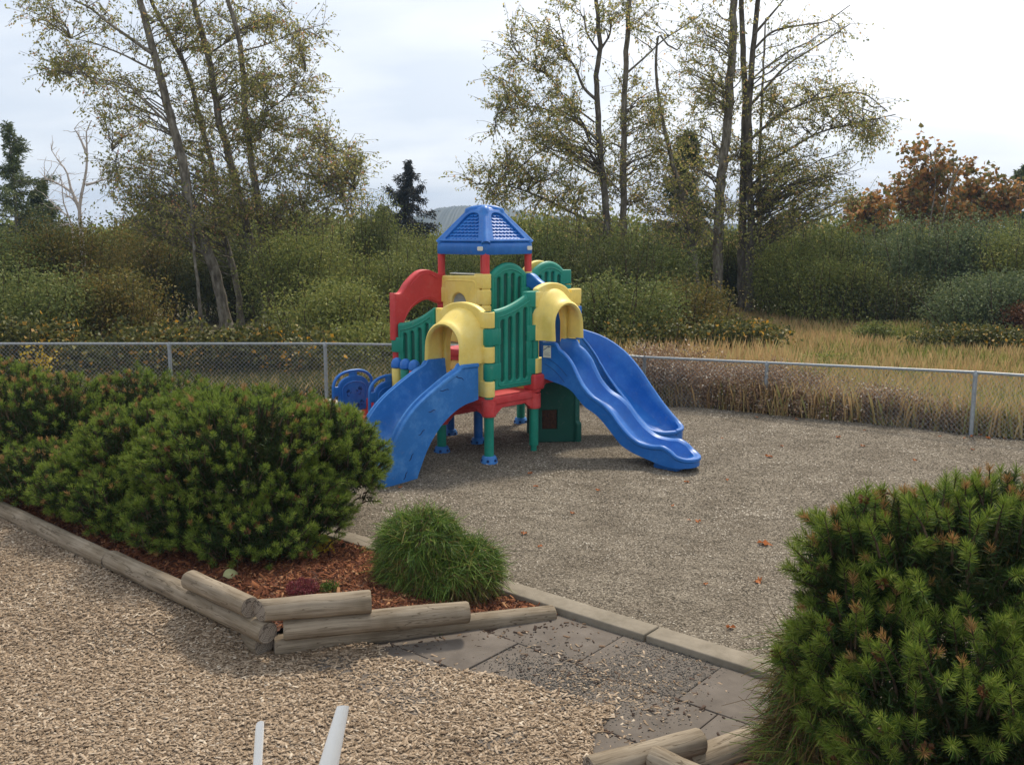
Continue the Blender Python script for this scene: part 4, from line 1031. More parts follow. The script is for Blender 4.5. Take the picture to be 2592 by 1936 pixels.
# slides ------------------------------------------------------------
def slide(name, cen, dirs, rail, bot, bed, hw, mat, parent, n=64, groove=False, nose=0.0, rw=0.085, label=None, railF=None):
    """cen(s)->Vector ground point of the centre line, dirs(s)->side vector; rail/bot/bed: lists of (s,z)"""
    Rl = catmull(rail, 160); Bt = catmull(bot, 160); Bd = catmull(bed, 160); Rf = catmull(railF, 160) if railF else Rl
    smax = Rl[-1][0]; vs = []; np_ = None; TH = None
    if nose > 0:
        S0 = smax - nose; NN = 14
        def cut(a):
            c = a[a[:, 0] <= S0]; last = np.array([[S0, np.interp(S0, a[:, 0], a[:, 1])]]); c = np.concatenate([c[:-1], last]); k = np.linspace(0, len(c) - 1, n)
            m_ = np.stack([np.interp(k, np.arange(len(c)), c[:, j]) for j in (0, 1)], -1)
            th = np.linspace(0, math.pi / 2, NN + 1)[1:]; s_ = S0 + nose * np.sin(th)
            return np.concatenate([m_, np.stack([s_, np.interp(np.minimum(s_, a[-1, 0]), a[:, 0], a[:, 1])], -1)])
        zb0 = float(np.interp(S0, Bd[:, 0], Bd[:, 1])); zt0 = float(np.interp(S0, Bt[:, 0], Bt[:, 1]))
        Rl_, Rf_ = cut(Rl), cut(Rf); Bd = cut(Bd); Bt = cut(Bt); Rl, Rf = Rl_, Rf_
        Bd[n:, 1] = zb0; Bt[n:, 1] = zt0
        TH = [0.0] * n + list(np.linspace(0, math.pi / 2, NN + 1)[1:]); n0_ = n; n = n + NN
        along = (cen(S0) - cen(S0 - 0.02)).normalized()
    else:
        k = np.linspace(0, 159, n); rs = lambda a: np.stack([np.interp(k, np.arange(160), a[:, j]) for j in (0, 1)], -1)
        Rl, Bt, Bd, Rf = rs(Rl), rs(Bt), rs(Bd), rs(Rf)
    def hwf(s_):
        if nose <= 0 or s_ < smax - nose: return hw
        t = (s_ - (smax - nose)) / nose; return hw * max(0.50, max(0, 1 - t ** 4.5) ** 0.5)
    for i in range(n):
        sec = []
        def side(sg, RL):
            r = RL[i]; b = Bt[i]; d = Bd[i]; o_ = []
            def P(s_, w, z):
                if TH and i >= n0_:
                    th = TH[i]; c_ = cen(S0) + dirs(S0) * sg * max(hw - w, 0) * math.cos(th) + along * max(nose - w, 0) * math.sin(th); return (c_.x, c_.y, z)
                h = hw; c_ = cen(s_) + dirs(s_) * sg * max(h - w, 0.0 if w < rw * 1.5 else 0.0); return (c_.x, c_.y, z)
            o_.append(P(b[0], 0.012, b[1])); 
            for t in (0.2, 0.45, 0.7): o_.append(P(b[0] + (r[0] - b[0]) * t, 0.012, b[1] + (r[1] - 0.05 - b[1]) * t))
            o_.append(P(r[0], 0.012, r[1] - 0.055)); o_.append(P(r[0], -0.004, r[1] - 0.04)); o_.append(P(r[0], -0.002, r[1] - 0.012)); o_.append(P(r[0], 0.012, r[1]))
            if groove:
                o_ += [P(r[0], rw * 0.3, r[1] - 0.002), P(r[0], rw * 0.42, r[1] - 0.02), P(r[0], rw * 0.6, r[1] - 0.02), P(r[0], rw * 0.72, r[1] + 0.012), P(r[0], rw * 0.95, r[1] + 0.012)]
            else:
                o_ += [P(r[0], rw * 0.35, r[1] + 0.004), P(r[0], rw * 0.65, r[1] - 0.004)]
            for t, w in ((0.12, 1.0), (0.4, 1.18), (0.72, 1.45), (0.93, 2.0)):
                o_.append(P(r[0] + (d[0] - r[0]) * t, rw * w, r[1] + (d[1] - r[1]) * t))
            return o_
        a = side(-1, Rl); b = side(1, Rf)
        d = Bd[i]; c0 = cen(d[0]) if not (TH and i >= n0_) else cen(S0)
        sec = a + [(c0.x, c0.y, d[1] - 0.004)] + b[::-1]
        # closed underside
        def PB(bt, w, sg, z, i):
            if TH and i >= n0_:
                th = TH[i]; c_ = cen(S0) + dirs(S0) * sg * max(hw - w, 0) * math.cos(th) + along * max(nose - w, 0) * math.sin(th)
            else: c_ = cen(bt[0]) + dirs(bt[0]) * sg * max(hw - w, 0)
            return (c_.x, c_.y, z)
        bt = Bt[i]; zu = max(min(d[1] - 0.05, bt[1] + (d[1] - bt[1]) * 0.8), bt[1])
        for w, sg in ((0.05, 1), (0.10, 1)):
            sec.append(PB(bt, w, sg, bt[1] if w < 0.06 else zu, i))
        for w, sg in ((0.10, -1), (0.05, -1)):
            sec.append(PB(bt, w, sg, bt[1] if w < 0.06 else zu, i))
        np_ = len(sec); vs += sec
    fs = [[i * np_ + k, i * np_ + (k + 1) % np_, (i + 1) * np_ + (k + 1) % np_, (i + 1) * np_ + k] for i in range(n - 1) for k in range(np_)]
    fs.append(list(range(np_))); fs.append([(n - 1) * np_ + k for k in range(np_)])
    m = MB(); m.add(vs, fs)
    return m
# slide 1: short curved slide, front left
sd1 = -u1; lat1 = -u2          # lat = towards A side (near wall)
c1o = A + u2 * 0.385 + sd1 * 0.0
m = slide('s1', lambda s_: c1o + sd1 * s_, lambda s_: -lat1 * -1 if False else lat1 * -1,
          [(0.115, 1.245), (0.25, 1.248), (0.385, 1.247), (0.43, 1.195), (0.6, 1.125), (0.875, .985), (1.09, .855), (1.25, .715), (1.39, .535), (1.49, .35), (1.555, .17), (1.585, .0)],
          [(0.115, .80), (0.2, .785), (0.33, .765), (0.45, .725), (0.58, .66), (0.72, .56), (0.84, .44), (0.93, .32), (0.99, .22), (1.04, .12), (1.08, .04), (1.10, -.02)],
          [(0.115, .83), (0.24, .83), (0.37, .825), (0.46, .805), (0.62, .75), (0.82, .65), (0.99, .53), (1.14, .40), (1.27, .27), (1.36, .17), (1.45, .09), (1.53, .03)],
          0.335, LBLUE, PS, groove=True, rw=0.10)
nearw = c1o + lat1 * 0.3225
for (s0, z0, an) in ((0.42, 1.10, -30), (0.66, .98, -5), (0.86, .76, 0), (1.02, .53, 25), (1.18, .27, 45), (1.27, .07, 50)):
    ln_ = 0.15 if s0 < 0.8 else 0.11
    pts = []
    for k in range(9):
        t = k / 8 - 0.5; x = t * ln_; zz_ = 0.009 * math.sin(t * 2 * math.pi) 
        ca, sa = math.cos(R(an)), math.sin(R(an)); p = nearw + sd1 * (s0 - (x * ca - zz_ * sa)); pts.append((p.x, p.y, z0 + x * sa + zz_ * ca))
    m.tube(pts, [0.002, .005, .006, .0065, .0065, .0065, .006, .005, .002], 6, mat=1)
s1 = m.build('short_slide', [LBLUE, DBLUE], PS, angle=42); s1['label'] = 'short faded blue slide with a double rail, front left'
# slide 2: wavy slide, front right
W2 = Vector((.33, 11.98, 0)); lat2 = Vector((-DS.y, DS.x, 0)) * -1      # towards the viewer side
lat2 = Vector((-.581, -.814, 0)); c2o = W2 - lat2 * 0.255
m = slide('s2', lambda s_: c2o + DS * s_, lambda s_: -lat2,
          [(0.055, 1.43), (0.17, 1.432), (0.27, 1.428), (0.315, 1.36), (0.40, 1.305), (0.50, 1.20), (0.575, 1.07), (0.66, .94), (0.79, .82), (0.94, .745), (1.07, .645), (1.19, .51), (1.32, .395), (1.47, .315), (1.64, .295), (1.77, .305), (1.87, .265), (1.95, .21), (2.05, .175), (2.13, .165)],
          [(0.055, .97), (0.15, .95), (0.25, .925), (0.35, .905), (0.45, .87), (0.53, .82), (0.60, .75), (0.70, .66), (0.80, .61), (0.9, .55), (1.02, .44), (1.12, .34), (1.22, .245), (1.35, .18), (1.48, .14), (1.62, .105), (1.74, .075), (1.86, .055), (1.97, .05), (2.07, .055)],
          [(0.055, 1.03), (0.16, 1.03), (0.28, 1.025), (0.38, 1.0), (0.50, .92), (0.60, .81), (0.70, .72), (0.83, .655), (0.96, .585), (1.09, .47), (1.20, .36), (1.31, .26), (1.44, .20), (1.58, .165), (1.70, .13), (1.80, .11), (1.90, .095), (1.98, .088), (2.06, .10), (2.12, .14)],
          0.262, BLUE, PS, nose=0.25)
m.box(c2o + DS * 1.78 + Vector((0, 0, 0.02)), (0.32, 0.36, 0.12), (DS, lat2, Vector((0, 0, 1))), bev=0.03)
for (s0, z0, s1_, z1_) in ((0.14, 1.22, 0.44, 1.02), (0.10, 1.15, 0.40, 0.94)):
    q0 = W2 - lat2 * 0.003
    m.tube([q0 + DS * (s0 + (s1_ - s0) * t) + Vector((0, 0, z0 + (z1_ - z0) * t + 0.03 * math.sin(math.pi * t))) for t in np.linspace(0, 1, 8)], 0.003, 5, mat=1)
s2 = m.build('wavy_slide', [BLUE, DBLUE], PS, angle=42); s2['label'] = 'wavy blue slide with a white notice, reaching furthest to the front right'
F_s2 = Frame(W2, DS, lat2)
m = MB(); F_s2.slab(m, [(0.085, 1.235), (0.20, 1.235), (0.20, 1.425), (0.085, 1.425)], [], 0.003, 0.0008, n0=0.0035)
for k, (a_, b_, z_) in enumerate(((.10, .19, 1.26), (.10, .19, 1.272), (.10, .17, 1.284), (.10, .19, 1.30), (.10, .15, 1.405))):
    m.tube([F_s2(a_, z_, 0.005), F_s2(b_, z_, 0.005)], 0.0015, 4, mat=1)
m.tube([F_s2(0.09, 1.33, 0.0055), F_s2(0.13, 1.352, 0.0055), F_s2(0.16, 1.378, 0.0055), F_s2(0.195, 1.37, 0.0055)], 0.004, 5, mat=1)
m.tube([F_s2(0.17, 1.36, 0.0055), F_s2(0.15, 1.40, 0.0055)], 0.003, 5, mat=1)
m.build('notice', [CREAM, DBLUE], s2)
# slide 3: long curved slide behind
bz = [np.array(p) for p in ((.55, 12.83), (1.05, 13.28), (1.55, 13.12), (2.12, 12.35))]
bt_ = np.linspace(0, 1, 200); bp = np.array([(1 - t) ** 3 * bz[0] + 3 * (1 - t) ** 2 * t * bz[1] + 3 * (1 - t) * t * t * bz[2] + t ** 3 * bz[3] for t in bt_])
bs = np.concatenate([[0], np.cumsum(np.linalg.norm(np.diff(bp, axis=0), axis=1))]); LB = bs[-1]
def c3(s_):
    s2_ = min(s_, LB); ex = s_ - s2_; x = np.interp(s2_, bs, bp[:, 0]); y = np.interp(s2_, bs, bp[:, 1]); d_ = d3(LB) if ex > 0 else Vector((0, 0, 0))
    return Vector((x + d_.x * ex, y + d_.y * ex, 0))
def d3(s_):
    i = min(max(int(np.searchsorted(bs, min(s_, LB))), 2), 198); v = bp[i + 1] - bp[i - 2]; v = v / np.linalg.norm(v); return Vector((v[0], v[1], 0))
def l3(s_): d_ = d3(s_); return Vector((-d_.y, d_.x, 0))
def fr(L_): return [(f * LB, z) for f, z in L_]
m = slide('s3', c3, l3,
          fr([(0.0, 1.50), (.1, 1.50), (.22, 1.36), (.36, 1.16), (.48, .93), (.60, .72), (.70, .57), (.79, .42), (.87, .31), (.94, .24), (1.0, .215), (1.05, .21)]),
          fr([(0.0, 1.02), (.1, 1.0), (.22, .93), (.36, .78), (.48, .58), (.60, .38), (.70, .25), (.79, .15), (.87, .09), (.94, .05), (1.0, .03), (1.03, .03)]),
          fr([(0.0, 1.05), (.1, 1.05), (.22, .99), (.36, .84), (.48, .66), (.60, .46), (.70, .32), (.79, .22), (.87, .15), (.94, .10), (1.0, .10), (1.045, .18)]),
          0.31, BLUE, PS, nose=0.27, rw=0.07,
          railF=fr([(0.0, 1.55), (.12, 1.55), (.25, 1.47), (.38, 1.36), (.50, 1.18), (.60, .96), (.70, .70), (.79, .50), (.87, .36), (.94, .27), (1.0, .235), (1.05, .22)]))
m.box(c3(LB * 0.9) + Vector((0, 0, 0.02)), (0.25, 0.35, 0.12), (d3(LB), l3(LB), Vector((0, 0, 1))), bev=0.03)
s3 = m.build('curved_slide', BLUE, PS, angle=42); s3['label'] = 'deep curved blue slide behind the wavy one'

# crawl panel under the right side, its shade painted as darker green
F_g = Frame(TR, -u2, -nL); m = MB()
ol = roundpoly([(0.02, 0.0), (LN2 + .09, 0.0), (LN2 + .09, .27), (LN2 + .055, .30), (LN2 + .05, 1.0), (.02, 1.0)], 0.03)
w0 = (LN2 * 0.60)
F_g.slab(m, ol, [[(w0 - .13, .20), (w0 + .13, .20), (w0 + .13, .50), (w0 - .13, .50)]], 0.10, 0.015)
o_ = m.build('crawl_panel', SHADE_GREEN, PS)
m = MB(); m.box(F_g(w0, .35, 0), (.25, .05, .29), (-u2, -nL, Vector((0, 0, 1))), bev=0.005)
for k in range(4): m.tube([F_g(w0 - .09 + .06 * k, .22, -.03), F_g(w0 - .09 + .06 * k, .48, -.03)], 0.008, 6)
m.build('grille', DBROWN, o_)
# a second leg panel closes the side that faces the viewer
F_g2 = Frame(B1, nF * -1, u1); m = MB()
Fv = Frame(B1 + Vector((-0.42, -0.06, 0)), (1, 0.10), (0.10, -1))
ol = roundpoly([(-.14, .02), (.47, .02), (.47, .27), (.44, .30), (.43, .93), (.30, .99), (-.05, .99), (-.14, .90)], 0.03)
Fv.slab(m, ol, [[(-.02, .20), (.18, .20), (.18, .46), (-.02, .46)]], 0.07, 0.015)
o_ = m.build('crawl_panel', SHADE_GREEN, PS)  # darker green carries the shade under the deck
m = MB(); m.box(Fv(.08, .33, .005), (.195, .03, .255), (Fv.d, Fv.n, Vector((0, 0, 1))), bev=0.004)
for k in range(4): m.tube([Fv(.01 + .047 * k, .215, .024), Fv(.01 + .047 * k, .45, .024)], 0.006, 6)
m.build('grille', DBROWN, o_)

# entry steps with two blue hand-print rails
def hand(m, F, s0, z0, sc, ang, n0, mirror=1):
    def q(x, y):
        x *= mirror; a = R(ang); return F(s0 + (x * math.cos(a) - y * math.sin(a)) * sc, z0 + (x * math.sin(a) + y * math.cos(a)) * sc, n0)
    for k, (a, l0, l1) in enumerate(((-38, .45, .85), (-17, .5, 1.05), (2, .5, 1.12), (20, .5, 1.02), (62, .45, .85))):
        a = R(90 - a); m.tube([q(math.cos(a) * l0, math.sin(a) * l0), q(math.cos(a) * l1, math.sin(a) * l1)], 0.0058 * sc / 0.06, 6, mat=1)
    m.tube([q(-.34, .1), q(-.12, -.42), q(.2, -.3)], 0.005, 5, mat=1)
def handrail(F, zb):
    m = MB(); z = zb
    path = [F(-.315, z - .45), F(-.32, z + .0), F(-.318, z + .32)] + [F(.318 * (abs(math.cos(R(a))) ** .8) * (1 if a < 90 else -1), z + .36 + .20 * math.sin(R(a))) for a in range(170, 5, -15)] + [F(.318, z + .32), F(.32, z), F(.315, z - .45)]
    m.tube(path, 0.021, 10)
    m.slab = None
    ol = [(-.235, z + .02), (.235, z + .02), (.245, z + .34)] + arc(0, z + .35, .245, .15, 0, 180, 14) + [(-.245, z + .34)]
    F.slab(m, roundpoly(ol, 0.015), [], 0.045, 0.012)
    bead = [(.185, z + .05), (.19, z + .31)] + arc(0, z + .32, .19, .10, 0, 180, 14) + [(-.185, z + .05)]
    for sg in (1, -1): m.tube([F(p[0], p[1], .023 * sg) for p in bead], 0.009, 6)
    m.box(F(0, z + .50, 0), (.12, .035, .10), (F.d, F.n, Vector((0, 0, 1))), bev=.01)
    for sg in (-1, 1):
        m.box(F(sg * .265, z + .31, 0), (.11, .035, .13), (F.d, F.n, Vector((0, 0, 1))), bev=.012)
        m.box(F(sg * .235, z - .13, 0), (.05, .035, .5), (F.d, F.n, Vector((0, 0, 1))), bev=.01)
    for (a, b, sc, an, mi) in ((-.095, .255, .062, 0, 1), (.085, .265, .072, -8, -1), (-.10, .125, .045, 140, 1), (.02, .095, .062, -100, 1), (.12, .11, .05, 10, 1)):
        hand(m, F, a, z + b, sc, an, .0235, mi)
    return m.build('handrail_panel', [BLUE, DBLUE], PS)
F_r1 = Frame((-2.11, 12.43), u1, nF); F_r2 = Frame((-1.575, 12.0), u1, nF)
handrail(F_r1, .43); handrail(F_r2, .43)
m = MB()
for (c_, sx, sy, z0, z1) in ((Vector((-1.86, 12.36, 0)), .52, .60, 0, .40), (Vector((-1.72, 12.52, 0)), .30, .62, .38, .60)):
    m.box(c_ + Vector((0, 0, (z0 + z1) / 2)), (sx, sy, z1 - z0), (u1, nF, Vector((0, 0, 1))), bev=.03)
for k in range(5): m.tube([F_r1(-.25 + .12 * k, .06, .045), F_r1(-.25 + .12 * k, .36, .045)], .016, 6)
m.build('entry_steps', RED, PS)
# three spinning rollers with domed caps on a blue frame
Fro = Frame(C1 - u1 * .3, -u2, nL)
fr_ = MB()
fr_.box(Fro(.51, .74, 0), (.52, .10, .18), (Fro.d, Fro.n, Vector((0, 0, 1))), bev=.02)
for sg in (.27, .75): fr_.box(Fro(sg, .36, 0), (.06, .06, .72), (Fro.d, Fro.n, Vector((0, 0, 1))), bev=.015)
fro = fr_.build('roller_frame', BLUE, PS)
for k, mt in enumerate((YELLOW, GREEN, RED)):
    p = Fro(.348 + .162 * k, 0, 0)
    m = MB(); m.lathe((p.x, p.y, 0), [(.055, .84), (.068, .855), (.069, 1.08), (.06, 1.092)], 14); m.build('roller', mt, PS)
    m = MB(); m.lathe((p.x, p.y, 1.094), [(.068, 0), (.079, .01), (.078, .045), (.068, .085), (.048, .112), (.02, .128), (.002, .13)], 20); m.build('roller_cap', BLUE, PS)


#@@FALLEN
# ================================================================== VEGETATION
def rdirs(n, rg, up=0.0):
    v = rg.normal(0, 1, (n, 3)); v[:, 2] += up; return v / np.linalg.norm(v, axis=1)[:, None]
def leaf_quads(P, Dr, ln, wd, rg, fold=0.25):
    """rhombic folded leaves: base, side, tip, side"""
    n = len(P); Dr = Dr / np.linalg.norm(Dr, axis=1)[:, None]
    r = rg.normal(0, 1, (n, 3)); W_ = np.cross(Dr, r); W_ /= np.linalg.norm(W_, axis=1)[:, None] + 1e-9
    Nn = np.cross(Dr, W_); ln = np.broadcast_to(ln, (n,))[:, None]; wd = np.broadcast_to(wd, (n,))[:, None]
    mid = P + Dr * ln * 0.45 + Nn * wd * fold
    v = np.stack([P, mid + W_ * wd * 0.5, P + Dr * ln, mid - W_ * wd * 0.5], 1)
    return v.reshape(-1, 3), np.arange(n * 4).reshape(n, 4)
class Tubes:
    def __init__(s): s.v = []; s.f = []; s.n = 0
    def add(s, pts, rad, k=5):
        pts = np.asarray(pts, float); m = len(pts); rad = np.broadcast_to(rad, (m,))
        d = np.gradient(pts, axis=0); d /= np.linalg.norm(d, axis=1)[:, None] + 1e-9
        ref = np.array([0.31, 0.93, 0.2]); a = np.cross(d, ref); a /= np.linalg.norm(a, axis=1)[:, None] + 1e-9; b = np.cross(d, a)
        t = np.arange(k) * 2 * math.pi / k
        v = pts[:, None] + (a[:, None] * np.cos(t)[None, :, None] + b[:, None] * np.sin(t)[None, :, None]) * rad[:, None, None]
        idx = np.arange(m * k).reshape(m, k) + s.n
        f = np.stack([idx[:-1], np.roll(idx[:-1], -1, 1), np.roll(idx[1:], -1, 1), idx[1:]], -1).reshape(-1, 4)
        s.v.append(v.reshape(-1, 3)); s.f.append(f); s.n += m * k
    def build(s, name, mat, parent):
        return fast(name, np.concatenate(s.v), np.concatenate(s.f), mat, parent, smooth=True)
def resample(pts, n):
    return catmull([np.array(p, float) for p in pts], n)
def wig(p0, p1, n, amp, rg, sag=0.0):
    t = np.linspace(0, 1, n)[:, None]; p = p0 + (p1 - p0) * t
    o_ = np.cumsum(rg.normal(0, 1, (n, 3)), 0); o_ -= o_[0] + (o_[-1] - o_[0]) * t
    L_ = np.linalg.norm(p1 - p0)
    p = p + o_ * amp * L_ / n ** 0.5
    p[:, 2] += sag * L_ * (np.sin(np.pi * t[:, 0]))
    return p
def broadleaf(name, label, trunk, r0, r1, lobes, leafmat, barkmat, seed, leaf=(0.09, 0.05), limbs=(), tw=(6, 11), lf=(7, 14), droop=0.5, cat='tree', group=None, twr=0.008, seg=0.35):
    """trunk: list of 3-D points from the ground up. lobes: (centre xyz, radii xyz, branches)"""
    rg = np.random.default_rng(seed)
    tr = resample(trunk, 36); tr[1:-1, :2] += rg.normal(0, r0 * 0.12, (34, 2))
    base = Vector((tr[0][0], tr[0][1], 0.0))
    o = thing(name, label, cat, base, group)
    tb = Tubes(); rad = np.linspace(1, 0, 36) ** 0.8 * (r0 - r1) + r1; rad[0] *= 1.35; rad[1] *= 1.12
    tb.add(tr, rad, 12)
    LP = []; LD = []
    def twigs(br, nt_, lo=0.25, size=1.0):
        m = len(br)
        for _ in range(nt_):
            i = rg.uniform(lo, 1.0) * (m - 1); i0 = int(i); p = br[i0] + (br[min(i0 + 1, m - 1)] - br[i0]) * (i - i0)
            d = br[min(i0 + 1, m - 1)] - br[max(i0 - 1, 0)]; d /= np.linalg.norm(d) + 1e-9
            dd = d * 0.7 + rg.normal(0, 0.6, 3); dd[2] += 0.15; dd /= np.linalg.norm(dd)
            L_ = rg.uniform(0.35, 1.0) * size
            e = p + dd * L_; e[2] -= droop * 0.15 * L_
            t_ = wig(p, e, 4, 0.08, rg, 0.06); tb.add(t_, np.linspace(twr, twr * 0.45, 4), 3)
            nl = rg.integers(lf[0], lf[1]); u = rg.uniform(0.15, 1.05, nl)
            q = p + (e - p) * u[:, None] + rg.normal(0, 0.035, (nl, 3))
            ld = rg.normal(0, 0.55, (nl, 3)) + dd * 0.5; ld[:, 2] -= droop
            LP.append(q); LD.append(ld)
    for lb in limbs:       # explicit limbs: (points, radius, twigs)
        pl = resample(lb[0], max(8, 4 * len(lb[0]))); tb.add(pl, np.linspace(lb[1], lb[1] * 0.3, len(pl)), 7); twigs(pl, lb[2], 0.15, 1.2)
    attach = [tr] + [resample(lb[0], 16) for lb in limbs]
    for (c, rr, nb) in lobes:
        c = np.array(c); rr = np.array(rr)
        for _ in range(nb):
            d = rdirs(1, rg)[0]; end = c + d * rr * rg.uniform(0.35, 1.0) ** 0.5
            best = None
            for ch in attach:
                dh = np.hypot(ch[:, 0] - end[0], ch[:, 1] - end[1]); want = end[2] - 0.45 * dh
                cost = np.abs(ch[:, 2] - want) + 0.55 * dh; k = int(np.argmin(cost[2:])) + 2 if len(ch) > 4 else 0
                if best is None or cost[k] < best[0]: best = (cost[k], ch[k])
            p0 = best[1]; L_ = np.linalg.norm(end - p0)
            if L_ < 0.4: continue
            n_ = 8; br = wig(p0, end, n_, 0.10, rg, 0.06)
            rb = min(0.010 + 0.007 * L_, 0.036)
            tb.add(br, np.linspace(rb, 0.006, n_), 4)
            twigs(br, int(rg.integers(tw[0], tw[1])), seg)
    tb.build('trunk', barkmat, o)
    if LP:
        P = np.concatenate(LP); Dn = np.concatenate(LD); k = rg.uniform(0.7, 1.25, len(P))
        v, f = leaf_quads(P, Dn, leaf[0] * k, leaf[1] * k, rg)
        fast('crown', v, f, leafmat, o)
    return o
def P3(pts, Y, conv=zL, ys=None):
    return [np.array(dep(*conv(*p), Y + (ys[i] if ys else 0))) for i, p in enumerate(pts)]
def lobe(c, r, Y, nb, conv=zL, dr=1.6):
    p = np.array(dep(*conv(*c), Y)); q_ = np.array(dep(*conv(c[0] + r[0], c[1]), Y)); w = np.array(dep(*conv(c[0], c[1] - r[1]), Y))
    return (p, (abs(q_[0] - p[0]), dr, abs(w[2] - p[2])), nb)
def gz(pts):           # drop the first point to the ground
    p = pts[0].copy(); p[2] = -0.1; return [p] + pts[(0 if pts[0][2] > 0.4 else 1):]
GA = 'tall slender alders left of the playset'
Y0 = 28.3
T1 = gz(P3([(1055, 1495), (1000, 1270), (940, 1100), (880, 900), (820, 650), (770, 450), (715, 250), (665, 60), (640, -90), (625, -260)], Y0))
broadleaf('alder_tree', 'thickest leaning alder trunk, leftmost of the clump left of the playset', T1, .17, .07,
  [lobe((350, 330), (150, 100), Y0, 22), lobe((300, 60), (220, 90), Y0, 20), lobe((560, 560), (110, 80), Y0 + .5, 18), lobe((610, 830), (110, 150), Y0, 34), lobe((700, 1000), (160, 80), Y0, 26), lobe((760, 150), (170, 160), Y0 + .6, 20),
   lobe((560, -160), (300, 140), Y0, 24), lobe((520, 330), (140, 130), Y0, 16)], LF_ALDER, BARK_A, 1,
  limbs=[(P3([(705, 250), (620, 190), (500, 105), (420, 40), (340, 0), (250, -60)], Y0 - .4), .055, 16), (P3([(775, 570), (690, 490), (600, 405), (470, 370), (330, 340)], Y0 - .8), .035, 16),
         (P3([(718, 330), (640, 290), (560, 250), (430, 200), (330, 180)], Y0), .035, 14), (P3([(850, 860), (760, 800), (650, 760), (520, 700)], Y0), .03, 12)], group=GA)
Y1 = 29.3
T2 = gz(P3([(1120, 1480), (1095, 1300), (1020, 1010), (985, 780), (930, 560), (870, 330), (760, 120), (700, 0), (660, -120)], Y1))
broadleaf('alder_tree', 'thin alder trunk curving up behind the thick leaning alder', T2, .10, .045,
  [lobe((900, 470), (160, 200), Y1, 22), lobe((860, 150), (170, 130), Y1, 16), lobe((800, 760), (160, 170), Y1 + .5, 26), lobe((900, 950), (200, 110), Y1, 22), lobe((760, 1020), (220, 90), Y1 - 1, 18)], LF_ALDER, BARK_A, 2, group=GA)
Y2 = 28.9
T3 = gz(P3([(1260, 1470), (1200, 1250), (1130, 1000), (1070, 750), (1020, 550), (965, 260), (905, 30), (880, -120), (870, -280)], Y2))
broadleaf('alder_tree', 'third alder trunk of the clump, mossy and straight', T3, .14, .06,
  [lobe((1120, 330), (210, 180), Y2, 26), lobe((1060, 640), (180, 180), Y2, 24), lobe((1180, 80), (220, 110), Y2, 22), lobe((980, -150), (260, 120), Y2, 18), lobe((1040, 900), (170, 130), Y2 - .6, 34), lobe((1120, 1060), (170, 90), Y2 - .6, 14)], LF_ALDER, BARK_A, 3,
  limbs=[(P3([(965, 255), (1040, 205), (1100, 150), (1200, 100), (1330, 40)], Y2), .03, 14), (P3([(1000, 440), (950, 420), (900, 410), (820, 370)], Y2), .025, 8)], group=GA)
T4 = gz(P3([(1270, 1470), (1235, 1200), (1215, 1050), (1185, 850), (1145, 580), (1115, 200), (1055, 0), (1040, -120)], Y0))
broadleaf('alder_tree', 'rightmost alder trunk of the clump with the widest leafy side', T4, .13, .05,
  [lobe((1330, 420), (140, 180), Y0, 26), lobe((1370, 170), (120, 90), Y0, 18), lobe((1350, 700), (240, 150), Y0, 60), lobe((1540, 760), (150, 110), Y0, 36), lobe((1300, 900), (250, 110), Y0 - .5, 40), lobe((1380, 1010), (260, 90), Y0 - .5, 32),
   lobe((1560, 920), (110, 70), Y0, 14), lobe((1180, 480), (90, 170), Y0 - .8, 14)], LF_ALDER, BARK_A, 4,
  limbs=[(P3([(1185, 860), (1290, 800), (1420, 740), (1560, 700)], Y0), .03, 18), (P3([(1145, 580), (1240, 520), (1340, 440), (1420, 330)], Y0), .028, 14), (P3([(1120, 240), (1230, 210), (1380, 150), (1520, 110)], Y0), .025, 16),
         (P3([(1225, 1060), (1330, 980), (1460, 930), (1650, 880)], Y0), .03, 18)], group=GA)
T5 = gz(P3([(935, 1490), (920, 1320), (905, 1200), (890, 1000), (880, 850)], 26.5))
broadleaf('alder_sapling', 'very thin bare pole trunk just left of the thick alder base', T5, .055, .02, [lobe((860, 1000), (120, 110), 26.5, 14)], LF_ALDER, BARK_A, 5)

GB = 'tall alders right of the playset'
Y3 = 29.2
U1 = gz(P3([(1060, 1212), (1060, 1000), (1075, 700), (1100, 450), (1115, 200), (1125, 0), (1128, -150)], Y3, zR))
broadleaf('alder_tree', 'tallest pale barked alder right of the playset with a bare lower trunk', U1, .17, .09,
  [lobe((1000, 500), (140, 190), Y3 + 1, 30, zR), lobe((1020, 120), (120, 70), Y3, 14, zR), lobe((950, 270), (110, 70), Y3, 12, zR), lobe((1010, 800), (140, 120), Y3, 20, zR), lobe((1130, 330), (150, 90), Y3, 14, zR), lobe((1130, -120), (220, 110), Y3, 16, zR)],
  LF_ALDER2, BARK_A, 11, limbs=[(P3([(1090, 620), (1150, 560), (1230, 480), (1330, 420)], Y3, zR), .035, 14)], group=GB, leaf=(.09, .05))
Y4 = 29.8
U2 = gz(P3([(1150, 1190), (1155, 900), (1160, 600), (1165, 350), (1155, 160), (1150, 0), (1148, -140)], Y4, zR))
